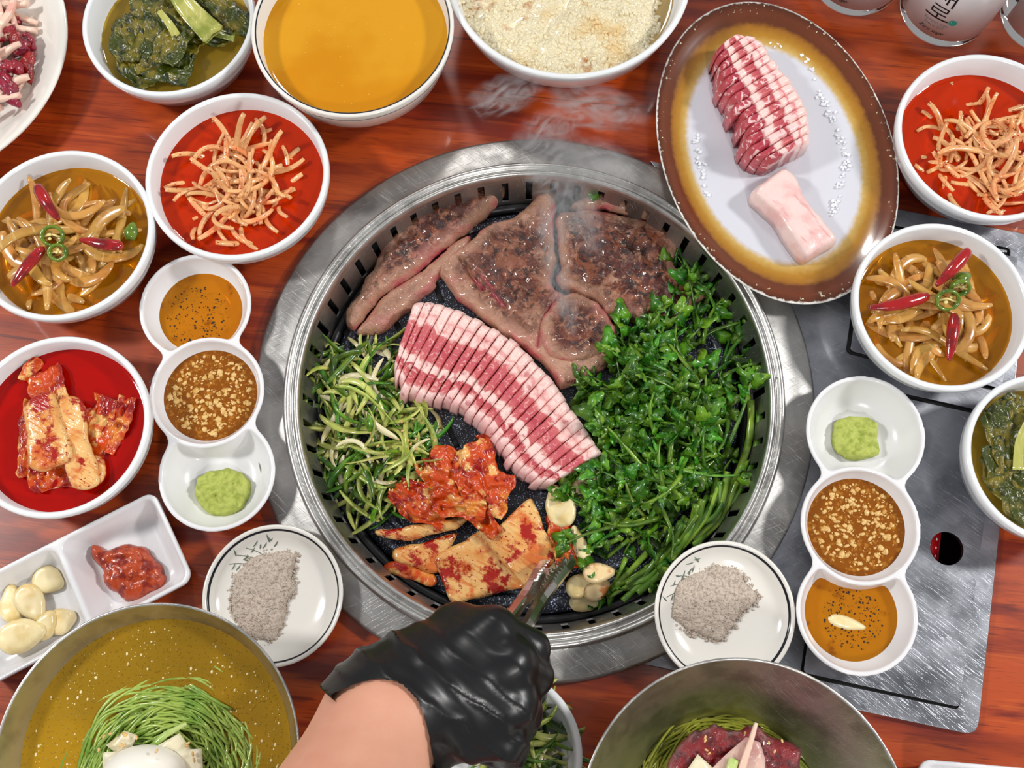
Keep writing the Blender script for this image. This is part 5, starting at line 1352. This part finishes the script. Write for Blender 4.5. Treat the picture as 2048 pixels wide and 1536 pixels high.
stalk([(1502, 800, 1.4), (1498, 880, 1.0), (1470, 960, .8), (1430, 1030, .7)], 0.26)
stalk([(1520, 822, 1.2), (1512, 900, .9), (1485, 970, .7), (1455, 1010, .5)], 0.30)
stalk([(1475, 725, 1.2), (1488, 760, 1.3), (1500, 805, 1.4)], 0.17)
rs = np.random.default_rng(96)
for k in range(30):
    t = k / 29
    a = np.array([1470, 950]) * (1 - t) + np.array([1330, 1085]) * t + rs.normal(0, 12, 2)
    b = np.array([1400, 1075]) * (1 - t) + np.array([1225, 1195]) * t + rs.normal(0, 12, 2)
    m_ = (a + b) / 2 + np.array([10, 8]) + rs.normal(0, 6, 2)
    stalk([(a[0], a[1], rs.uniform(0.5, 1.9)), (m_[0], m_[1], rs.uniform(0.4, 1.3)), (b[0], b[1], rs.uniform(0.2, 0.9))], rs.uniform(0.14, 0.27))
for p in ([(1355, 490, .5), (1372, 530, .4), (1395, 560, .3)], [(1325, 640, .4), (1305, 670, .3), (1285, 690, .2)], [(1175, 790, .3), (1210, 800, .5), (1250, 815, .8)], [(1172, 845, .2), (1190, 870, .5), (1205, 890, .8)], [(1230, 860, 1.2), (1280, 880, 1.8), (1370, 860, 1.9), (1420, 840, 1.7)]):
    stalk(p, 0.15, 'slender green parsley stalk straying from the heap')
obj('herb_scrap', crumple(at(1192, 392, PZ + 2.0), 0.7, 0.9, 0.3, 0.2, 99, 10, 10, 0.04), MT['leaf'], None, 'tiny green herb scrap on the back steak slice', 'herb')

# ------------------------------------------------------------------ noodles
def noodles(c, rad, n, z, zh, m, label, seed, thick=0.085, poly=None, hole=0.0):
    rs = np.random.default_rng(seed); parts = []
    for k in range(n):
        a0 = rs.uniform(0, 2 * PI); r0 = rad * math.sqrt(hole ** 2 + (1 - hole ** 2) * rs.random()); ln = rs.uniform(0.9, 2.4)
        off = rs.normal(0, 0.35, 2)
        t = np.linspace(0, 1, 16); a = a0 + ln * t; r = r0 + 0.35 * np.sin(5 * t + rs.uniform(0, 6)) + rs.normal(0, 0.25) * t * 2
        zz = z + zh * (1 - (np.clip(r, 0, rad) / rad) ** 2) * rs.uniform(0.5, 1) + 0.15 * np.sin(6 * t + rs.uniform(0, 6))
        P = np.c_[c[0] + off[0] + r * np.cos(a), c[1] + off[1] + r * np.sin(a), zz]
        parts.append(sweep(P, thick, thick, 5))
    return obj('noodles', join(*parts), MT[m], None, label, 'noodles', kind='stuff')
nc = at(322, 1560, 6.6)
noodles(nc, 5.1, 420, 5.7, 1.2, 'noodle', 'tangle of thin green noodles in the cloudy broth', 97)
def flat_slice(px_poly, z, m, name, label, cat, th=0.16, tilt=(0, 0), seed=1):
    poly = pts(px_poly, z)[:, :2]; c0 = poly.mean(0)
    zf = lambda V: (V - c0) @ np.array(tilt) + 0.06 * fbm(np.c_[V, np.full(len(V), seed)], 0.6, seed)
    return obj(name, pillow(poly, z, th, edge=0.12, res=0.3, wall=0.6, zfun=zf, smooth_outline=False), MT[m], None, label, cat)
flat_slice([(213, 1490), (250, 1462), (275, 1470), (262, 1500), (240, 1512)], 7.05, 'radish_slice', 'radish_slice', 'pickled radish slice behind the egg, left', 'radish')
flat_slice([(308, 1495), (360, 1466), (382, 1498), (340, 1515)], 7.1, 'radish_slice', 'radish_slice', 'pickled radish slice behind the egg, middle', 'radish')
flat_slice([(345, 1500), (404, 1497), (408, 1560), (350, 1560)], 7.15, 'radish_slice', 'radish_slice', 'pickled radish slice right of the egg', 'radish')
flat_slice([(206, 1504), (250, 1502), (250, 1570), (206, 1570)], 7.2, 'radish_slice', 'radish_slice', 'pickled radish slice left of the egg', 'radish')
flat_slice([(300, 1490), (330, 1462), (372, 1444), (376, 1450), (335, 1475), (308, 1498)], 7.0, 'cucumber', 'cucumber_strip', 'translucent green cucumber strip on the green noodles', 'cucumber')
ec = at(288, 1552, 7.4); ek = cmpp(288, 1552, 8)
egg = thing('boiled_egg', (ec[0], ec[1], 7.3), 'half boiled egg lying cut side down on the noodles', 'egg')
obj('egg_white', lathe([(1.0, 0), (0.985, 0.25), (0.9, 0.6), (0.7, 1.0), (0.4, 1.25), (0, 1.35)], (ec[0], ec[1], 7.3), 40, 88 * ek, 60 * ek), MT['egg'], egg)
rs = np.random.default_rng(98)
for k in range(14):
    x, y = rs.uniform(190, 400), rs.uniform(1465, 1530)
    p = at(x, y, 7.5 if not (215 < x < 360 and y > 1495) else 8.6)
    inst('sesame_seed', ses_me, p, (1.5, 0, rs.uniform(0, 6)), 1.1, None, 'sesame seed on the cold green noodles', 'sesame seed', 'sesame seeds on the cold noodles')
nc2 = at(1470, 1640, 3.6)
noodles(nc2, 6.2, 420, 1.3, 2.4, 'noodle_y', 'yellow-green noodles under the dark red sauce', 99)
mound('chili_sauce', [(1338, 1545), (1352, 1505), (1385, 1468), (1430, 1452), (1475, 1462), (1515, 1452), (1560, 1480), (1600, 1500), (1605, 1560), (1590, 1640), (1450, 1680), (1350, 1640)], 3.3, 0.9, 'gochu', 'dark red chili sauce spread over the noodles', 'sauce', 66, 0.35, 1.4, edge=1.0, res=0.17, rough=0.25)
flat_slice([(1400, 1560), (1450, 1510), (1492, 1474), (1520, 1485), (1530, 1520), (1530, 1570), (1470, 1600)], 4.5, 'radish_pink', 'radish_slice', 'pinkish radish slice on the red sauce', 'radish', seed=3)
flat_slice([(1368, 1548), (1395, 1508), (1425, 1535), (1420, 1580), (1380, 1590)], 4.45, 'radish_slice', 'radish_slice', 'pale radish corner at the left of the red sauce', 'radish')
P = np.array([at(1512, 1446, 4.9), at(1502, 1480, 5.0), at(1486, 1530, 5.0), at(1472, 1590, 4.8)])
obj('pear_stick', sweep(crom(P, 10), np.linspace(0.1, 0.28, 10), 0.16, 8, 4), MT['pear'], None, 'long pale pear stick standing over the red sauce', 'pear')
P = np.array([at(1468, 1518, 4.9), at(1462, 1540, 5.0), at(1455, 1580, 4.9)])
obj('cucumber_strip', sweep(crom(P, 8), 0.32, 0.14, 8), MT['cucumber'], None, 'short green cucumber strip on the red sauce', 'cucumber')
for k in range(8):
    p = at(rs.uniform(1400, 1580), rs.uniform(1465, 1530), 4.55)
    inst('sesame_seed', ses_me, p, (1.5, 0, rs.uniform(0, 6)), 1.0, None, 'sesame seed in the dark red sauce', 'sesame seed', 'sesame seeds on the red sauce')
# pale glossy flecks added as the glints of the cloudy broth
rs = np.random.default_rng(101); parts = []
fv, ff = lathe([(1, -0.1), (0.9, 0.25), (0.5, 0.5), (0, 0.6)], (0, 0, 0), 8)
while len(parts) < 260:
    x, y = rs.uniform(60, 560), rs.uniform(1240, 1536)
    if ((x - 322) / 190) ** 2 + ((y - 1600) / 190) ** 2 < 1.0 or fbm(np.array([[x / 40, y / 40, 1.0]]), 1.0, 3)[0] < -0.1: continue
    p = at(x, y, 5.9)
    if math.hypot(p[0] - nooLc[0], p[1] - nooLc[1]) > inner_r(nooLi, 5.9) - 0.3: continue
    s_ = 0.02 + 0.07 * rs.random() ** 3
    parts.append((fv * s_ * np.array([1, rs.uniform(0.6, 1.6), 1]) + p, ff))
obj('broth_glints', join(*parts), MT['glint'], None, 'tiny pale flecks added as glints on the cloudy broth', 'glint', kind='stuff')

# ------------------------------------------------------------------ bottles
def bottle(px, py, label, facing, z0=0.0, text=True):
    c = at(px, py, z0); R = 3.45
    th = thing('soju_bottle', (c[0], c[1], z0), label, 'bottle', 'clear bottles at the back')
    obj('glass_body', lathe([(0, 0.35), (2.4, 0.15), (2.9, 0), (3.25, 0.12), (R, 0.5), (R, 11.2), (3.3, 12.2), (2.6, 14.2), (1.75, 16.2), (1.4, 18), (1.35, 20.2), (1.5, 20.3), (1.5, 20.9), (1.3, 21), (0, 21)], c, 64), MT['glass'], th)
    obj('cap', lathe([(1.55, 20.2), (1.58, 21.1), (1.4, 21.3), (0, 21.35)], c, 32), MT['cap'], th)
    # paper label wrapped round the glass
    r2 = R + 0.03; half = 1.45; n = 40; V, F = [], []
    for k in range(n + 1):
        a = facing - half + 2 * half * k / n
        for rr in (r2, r2 - 0.02):
            for z in (1.15, 9.6): V.append((c[0] + rr * math.cos(a), c[1] + rr * math.sin(a), z0 + z))
    for k in range(n):
        i = k * 4; F += [(i, i + 4, i + 5, i + 1), (i + 2, i + 3, i + 7, i + 6), (i + 1, i + 5, i + 7, i + 3), (i, i + 2, i + 6, i + 4)]
    lb = obj('label', (np.array(V), F), MT['label'], th)
    def wrap(P2, lift):
        a = facing + P2[:, 0] / r2
        return np.c_[c[0] + (r2 + lift) * np.cos(a), c[1] + (r2 + lift) * np.sin(a), z0 + P2[:, 1]]
    def stroke(p, w, m='ink', name='lettering'):
        P = (np.array(p, float) - [x0, y0]) * 1.3 + [x0, y0]; w = w * 1.4; Q = []
        for a, b in zip(P[:-1], P[1:]): Q += [a + (b - a) * t for t in np.linspace(0, 1, 7)[:-1]]
        Q.append(P[-1]); Q = np.array(Q)
        T = np.gradient(Q, axis=0); T /= np.linalg.norm(T, axis=1)[:, None] + 1e-9
        Nn = np.c_[-T[:, 1], T[:, 0]]
        A, B = wrap(Q + Nn * w / 2, 0.012), wrap(Q - Nn * w / 2, 0.012)
        V = np.vstack([A, B]); m_ = len(Q)
        return V, [(i, i + 1, i + 1 + m_, i + m_) for i in range(m_ - 1)]
    def ob2(vf, m):
        V, F = vf
        o = bpy.data.objects.new('lettering', build_mesh('lettering', V - ORG[th.name], F, MT[m], smooth=False, closed=False))
        COL.objects.link(o); o.parent = lb; return o
    x0, y0, s = -0.55, 3.1, 1.0
    # two hangul blocks, one above the other
    ob2(join(stroke([(x0 - .6, y0 + 2.0), (x0 - .75, y0 + 1.75), (x0 - .95, y0 + 1.5)], .09), stroke([(x0 - .6, y0 + 2.05), (x0 - .45, y0 + 1.7), (x0 - .25, y0 + 1.5)], .09), stroke([(x0 - .1, y0 + 2.25), (x0 - .1, y0 + 1.25)], .10), stroke([(x0 + .25, y0 + 2.35), (x0 + .25, y0 + 1.15)], .10), stroke([(x0 - .1, y0 + 1.8), (x0 + .25, y0 + 1.8)], .09)), 'ink')
    ob2(join(stroke([(x0 - .7, y0 + .95), (x0 + .2, y0 + .95)], .09), stroke([(x0 + .2, y0 + .97), (x0 + .2, y0 + .68)], .09), stroke([(x0 + .24, y0 + .68), (x0 - .7, y0 + .68)], .09), stroke([(x0 - .68, y0 + .7), (x0 - .68, y0 + .4)], .09), stroke([(x0 - .7, y0 + .4), (x0 + .25, y0 + .4)], .09), stroke([(x0 - .22, y0 + .4), (x0 - .22, y0 + .08)], .09), stroke([(x0 - .95, y0 + .05), (x0 + .5, y0 + .05)], .10)), 'ink')
    # the round teal seal
    k = np.linspace(0, 2 * PI, 25)[:-1]; ring = np.c_[x0 + 1.01 + 0.3 * np.cos(k), y0 + 0.13 + 0.3 * np.sin(k)]
    ob2((wrap(np.vstack([[x0 + 1.01, y0 + 0.13], ring]), 0.014), [(0, 1 + i, 1 + (i + 1) % 24) for i in range(24)]), 'teal')
    ob2(join(stroke([(x0 + .66, y0 + .14), (x0 + .9, y0 + .2)], .03), stroke([(x0 + .78, y0 + .25), (x0 + .78, y0 - .05)], .03)), 'white_dot')
    # small lines of latin text
    for txt, yy, size, m, sh in (('Korean soju', 2.62, 0.40, 'ink_grey', 0), ('Saero 357', 2.22, 0.40, 'ink_grey', 0), ('Zero sugar', 1.66, 0.46, 'ink', 0.3)):
        cu = bpy.data.curves.new('lettering', 'FONT'); cu.body = txt; cu.size = size; cu.align_x = 'CENTER'; cu.shear = sh; cu.resolution_u = 2
        to = bpy.data.objects.new('lettering_source', cu); COL.objects.link(to)
        bpy.context.view_layer.update()
        me = bpy.data.meshes.new_from_object(to.evaluated_get(bpy.context.evaluated_depsgraph_get()))
        P2 = np.array([(q.co.x + x0 - 0.1, q.co.y + yy) for q in me.vertices]); Fs = [tuple(p.vertices) for p in me.polygons]
        bpy.data.objects.remove(to); bpy.data.meshes.remove(me); bpy.data.curves.remove(cu)
        ob2((wrap(P2, 0.012), Fs), m)
    return th
bottle(1706, -38, 'clear bottle with white label behind the oval plate', math.radians(-118))
bottle(1884, 22, 'clear bottle with the legible white label, middle of the three', math.radians(-113))
bottle(2084, 36, 'clear bottle cut off by the right edge of the picture', math.radians(-85))

# ------------------------------------------------------------------ tongs
TB = thing('tongs', at(1120, 1150, PZ), 'polished steel serving tongs held over the kimchi', 'tongs')
def tong_arm(path, w, depth, teeth_sign):
    P = crom(np.array([at(*p) for p in path]), 26); m = len(P)
    T = np.gradient(P, axis=0); T /= np.linalg.norm(T, axis=1)[:, None]
    V, F = [], []
    wid = w * np.interp(np.linspace(0, 1, m), [0, 0.12, 0.3, 0.42, 1], [0.75, 1.1, 1.15, 0.8, 0.8])
    prof = [(-1, 0.75), (-1, -0.2), (-0.6, -0.7), (0.6, -0.7), (1, -0.2), (1, 0.75), (0.84, 0.75), (0.84, -0.1), (0.5, -0.5), (-0.5, -0.5), (-0.84, -0.1), (-0.84, 0.75)]
    # the channel opens towards the other arm
    op = np.array(teeth_sign, float)
    for i in range(m):
        o_ = op - T[i] * (op @ T[i]); o_ /= np.linalg.norm(o_)
        s = np.cross(T[i], o_)
        for a, b in prof: V.append(P[i] + s * a * wid[i] + o_ * b * depth)
    n = len(prof)
    for i in range(m - 1):
        for k in range(n): F.append((i * n + k, i * n + (k + 1) % n, (i + 1) * n + (k + 1) % n, (i + 1) * n + k))
    F.append(tuple(range(n - 1, -1, -1))); F.append(tuple(range((m - 1) * n, m * n)))
    arm = obj('arm', (np.array(V), F), MT['tong_steel'], TB, smooth=False)
    tv = []
    for e in (-0.92, 0.92):
        for k in range(9):
            i = 0.3 + k * 0.75; j = int(i); fr = i - j
            p = P[j] * (1 - fr) + P[j + 1] * fr
            o_ = op - T[j] * (op @ T[j]); o_ /= np.linalg.norm(o_); s = np.cross(T[j], o_)
            b = p + s * e * wid[j] + o_ * 0.74 * depth
            d = T[j] * 0.11; t_ = s * 0.06
            v = np.array([b - d - t_, b + d - t_, b + d + t_, b - d + t_, b + o_ * 0.22 - t_, b + o_ * 0.22 + t_])
            tv.append((v, [(0, 1, 4), (3, 5, 2), (0, 4, 5, 3), (1, 2, 5, 4), (0, 3, 2, 1)]))
    o = bpy.data.objects.new('teeth', build_mesh('teeth', join(*tv)[0] - ORG[TB.name], join(*tv)[1], MT['tong_steel'], smooth=False))
    COL.objects.link(o); o.parent = arm
tong_arm([(1143, 1122, -0.4), (1112, 1160, 0.8), (1084, 1200, 2.2), (1048, 1262, 4.8), (990, 1340, 7.2), (900, 1440, 9.0)], 0.52, 0.42, (-0.75, 0.45, 0.55))
tong_arm([(1088, 1128, -0.4), (1066, 1166, 0.9), (1050, 1192, 2.1), (1005, 1252, 4.8), (955, 1320, 7.4), (888, 1436, 9.1)], 0.52, 0.42, (0.70, -0.35, 0.65))

# ------------------------------------------------------------------ gloved hand and forearm
J = lambda x, y, z: at(x, y, z)
elbow, fore, wrist = J(610, 2150, 24.0), J(690, 1640, 14.0), J(770, 1430, 10.6)
ARM_DIR = (J(905, 1370, 9.6) - fore); ARM_DIR /= np.linalg.norm(ARM_DIR)
mcp = [J(985, 1262, 10.0), J(1022, 1325, 10.6), J(1028, 1405, 10.2), J(1012, 1478, 9.2)]
fing = [[mcp[0], J(1060, 1298, 9.0), J(1064, 1325, 6.9), J(1030, 1338, 6.0)],
        [mcp[1], J(1066, 1352, 8.6), J(1056, 1382, 6.4), J(1010, 1380, 5.8)],
        [mcp[2], J(1046, 1425, 8.2), J(1040, 1450, 6.2), J(990, 1440, 5.8)],
        [mcp[3], J(1022, 1500, 7.4), J(1012, 1512, 5.8), J(975, 1500, 5.6)]]
frad = [(1.12, 0.98, 0.88, 0.78), (1.15, 1.0, 0.9, 0.8), (1.08, 0.95, 0.85, 0.75), (0.95, 0.82, 0.74, 0.66)]
thumb = [J(830, 1345, 9.4), J(915, 1262, 8.4), J(985, 1272, 7.0), J(1018, 1300, 6.4)]
trad = (1.9, 1.35, 1.05, 0.85)
def hand_sdf(P, grow):
    d = sd_capsule(P, elbow, fore, 4.6, 3.95)
    d = smin(d, sd_capsule(P, fore, wrist, 3.95, 3.35), 1.0)
    # back of the hand and palm
    pal = None
    for m_, r0, r1 in zip(mcp, (1.9, 1.9, 1.8, 1.6), (1.2, 1.25, 1.18, 1.05)):
        q = sd_capsule(P, wrist + (m_ - wrist) * 0.12, m_, r0 + 0.5, r1)
        pal = q if pal is None else smin(pal, q, 0.8)
    d = smin(d, pal, 1.6)
    for k in range(3):
        q = sd_capsule(P, thumb[k], thumb[k + 1], trad[k], trad[k + 1])
        d = smin(d, q, 1.2 if k == 0 else 0.35)
    d = smin(d, sd_capsule(P, wrist, thumb[0], 2.6, 1.9), 1.5)
    d = smin(d, sd_capsule(P, thumb[1], mcp[0], 1.1, 0.9), 0.9)
    for fpts, rr in zip(fing, frad):
        q = None
        for k in range(3):
            c_ = sd_capsule(P, fpts[k], fpts[k + 1], rr[k], rr[k + 1])
            q = c_ if q is None else smin(q, c_, 0.2)
        d = smin(d, q, 0.22)
    return d - grow
CUFF = J(742, 1450, 12.5)
def cuff_t(P):           # distance in front of the cuff plane
    n = np.array([0.56, 0.80, -0.10]); n = n / np.linalg.norm(n)
    return (P - CUFF) @ n
allp = np.array([wrist] + mcp + [p for f_ in fing for p in f_] + thumb)
lo, hi = allp.min(0) - 5.2, allp.max(0) + 3.2
lo[2] = allp[:, 2].min() - 2
def glove_fn(P):
    t = cuff_t(P)
    flare = 0.28 * np.exp(-np.clip(t, 0, None) / 0.7)
    return smax(hand_sdf(P, 0.16 + flare), -t - 0.1, 0.12)
gV, gF = surface_nets(glove_fn, lo, hi, 0.16)
me_tmp = bpy.data.meshes.new('tmp'); me_tmp.from_pydata([tuple(v) for v in gV], [], gF); me_tmp.update()
Nn = np.zeros(len(gV) * 3); me_tmp.vertices.foreach_get('normal', Nn); Nn = Nn.reshape(-1, 3); bpy.data.meshes.remove(me_tmp)
t = cuff_t(gV)
q = np.c_[gV[:, 0], gV[:, 1], gV[:, 2]]
warp = t + 0.9 * fbm(q, 0.22, 5) + 0.3 * fbm(q, 0.6, 8)
ridge = 1 - np.abs(np.sin(warp * 2.3 + 1.5 * fbm(q, 0.15, 11)))
fade = np.clip((t - 0.5) / 1.2, 0, 1) * np.clip((8.5 - t) / 4.0, 0, 1) * np.clip(0.75 + 1.2 * fbm(q, 0.25, 14), 0, 1)
gV = gV + Nn * (0.22 * (ridge ** 2) * fade)[:, None]
lo2 = np.min([elbow - 6, lo], 0); hi2 = np.max([hi, elbow + 6], 0)
aV, aF = surface_nets(lambda P: hand_sdf(P, 0.0), lo2, hi2, 0.4)
person = obj('person', (aV, aF), MT['skin'], None, 'bare forearm of a person reaching in with a black glove, gripping tongs', 'person')
gl_ = obj('glove', (gV, gF), MT['glove'], person)
sg = gl_.modifiers.new('smooth', 'SMOOTH'); sg.iterations = 2; sg.factor = 0.5
sm = person.modifiers.new('smooth', 'SMOOTH'); sm.iterations = 6; sm.factor = 0.5

# ------------------------------------------------------------------ smoke rising from the steaks
def smoke():
    m = bpy.data.materials.new('thin_smoke'); m.use_nodes = True
    nt = m.node_tree; N = nt.nodes; L = nt.links
    N.remove(N['Principled BSDF'])
    O = N['Material Output']
    vs = N.new('ShaderNodeVolumeScatter'); vs.inputs['Color'].default_value = (0.96, 0.95, 0.97, 1); vs.inputs['Anisotropy'].default_value = 0.0
    tc = N.new('ShaderNodeTexCoord'); oi = N.new('ShaderNodeObjectInfo')
    mp = N.new('ShaderNodeMapping'); mp.inputs['Scale'].default_value = (1.7, 1.7, 1.2)
    L.new(tc.outputs['Object'], mp.inputs[0]); L.new(oi.outputs['Location'], mp.inputs['Location'])
    nz = N.new('ShaderNodeTexNoise'); nz.inputs['Scale'].default_value = 1.0; nz.inputs['Detail'].default_value = 5; nz.inputs['Distortion'].default_value = 1.8
    L.new(mp.outputs[0], nz.inputs['Vector'])
    r = N.new('ShaderNodeMapRange'); r.interpolation_type = 'SMOOTHSTEP'; r.inputs[1].default_value = 0.44; r.inputs[2].default_value = 0.66; r.inputs[3].default_value = 0.03; r.inputs[4].default_value = 1.0
    L.new(nz.outputs[0], r.inputs[0])
    gr_ = N.new('ShaderNodeTexGradient'); gr_.gradient_type = 'SPHERICAL'; L.new(tc.outputs['Object'], gr_.inputs[0])
    g2 = N.new('ShaderNodeMapRange'); g2.interpolation_type = 'SMOOTHSTEP'; g2.inputs[1].default_value = 0.0; g2.inputs[2].default_value = 0.65; L.new(gr_.outputs[1], g2.inputs[0])
    mu = N.new('ShaderNodeMath'); mu.operation = 'MULTIPLY'; L.new(r.outputs[0], mu.inputs[0]); L.new(g2.outputs[0], mu.inputs[1])
    m2 = N.new('ShaderNodeMath'); m2.operation = 'MULTIPLY'; m2.inputs[1].default_value = 95.0; L.new(mu.outputs[0], m2.inputs[0])
    L.new(m2.outputs[0], vs.inputs['Density']); L.new(vs.outputs[0], O.inputs['Volume'])
    base = at(1120, 560, 0.5)
    th = thing('smoke', base, 'thin pale smoke rising off the middle steaks', 'smoke')
    th['kind'] = 'stuff'
    bm = bmesh.new(); bmesh.ops.create_icosphere(bm, subdivisions=3, radius=1.0)
    me = bpy.data.meshes.new('wisp'); bm.to_mesh(me); bm.free(); me.materials.append(m)
    for (px, py, z, a, b, c_, rz) in ((1115, 555, 1.6, 1.1, 3.0, 1.3, 0.1), (1105, 455, 3.0, 1.5, 3.4, 1.6, -0.15), (1140, 400, 3.6, 1.9, 2.6, 1.6, 0.5), (1120, 340, 5.0, 3.0, 2.4, 2.2, 0.2), (1165, 440, 2.6, 1.6, 3.2, 1.6, 0.35), (1135, 620, 0.4, 0.9, 2.4, 1.0, 0.2), (1190, 325, 5.6, 3.6, 2.0, 1.8, -0.3), (1095, 265, 7.5, 3.0, 1.8, 1.6, 0.5), (1190, 215, 8.5, 4.0, 1.8, 1.8, -0.2), (1010, 190, 9.0, 3.0, 1.5, 1.6, 0.3)):
        o = bpy.data.objects.new('wisp', me); COL.objects.link(o); o.parent = th
        o.location = Vector(at(px, py, z) - base) * CM; o.scale = (a * CM, b * CM, c_ * CM); o.rotation_euler = (0.3, 0, rz)
smoke()
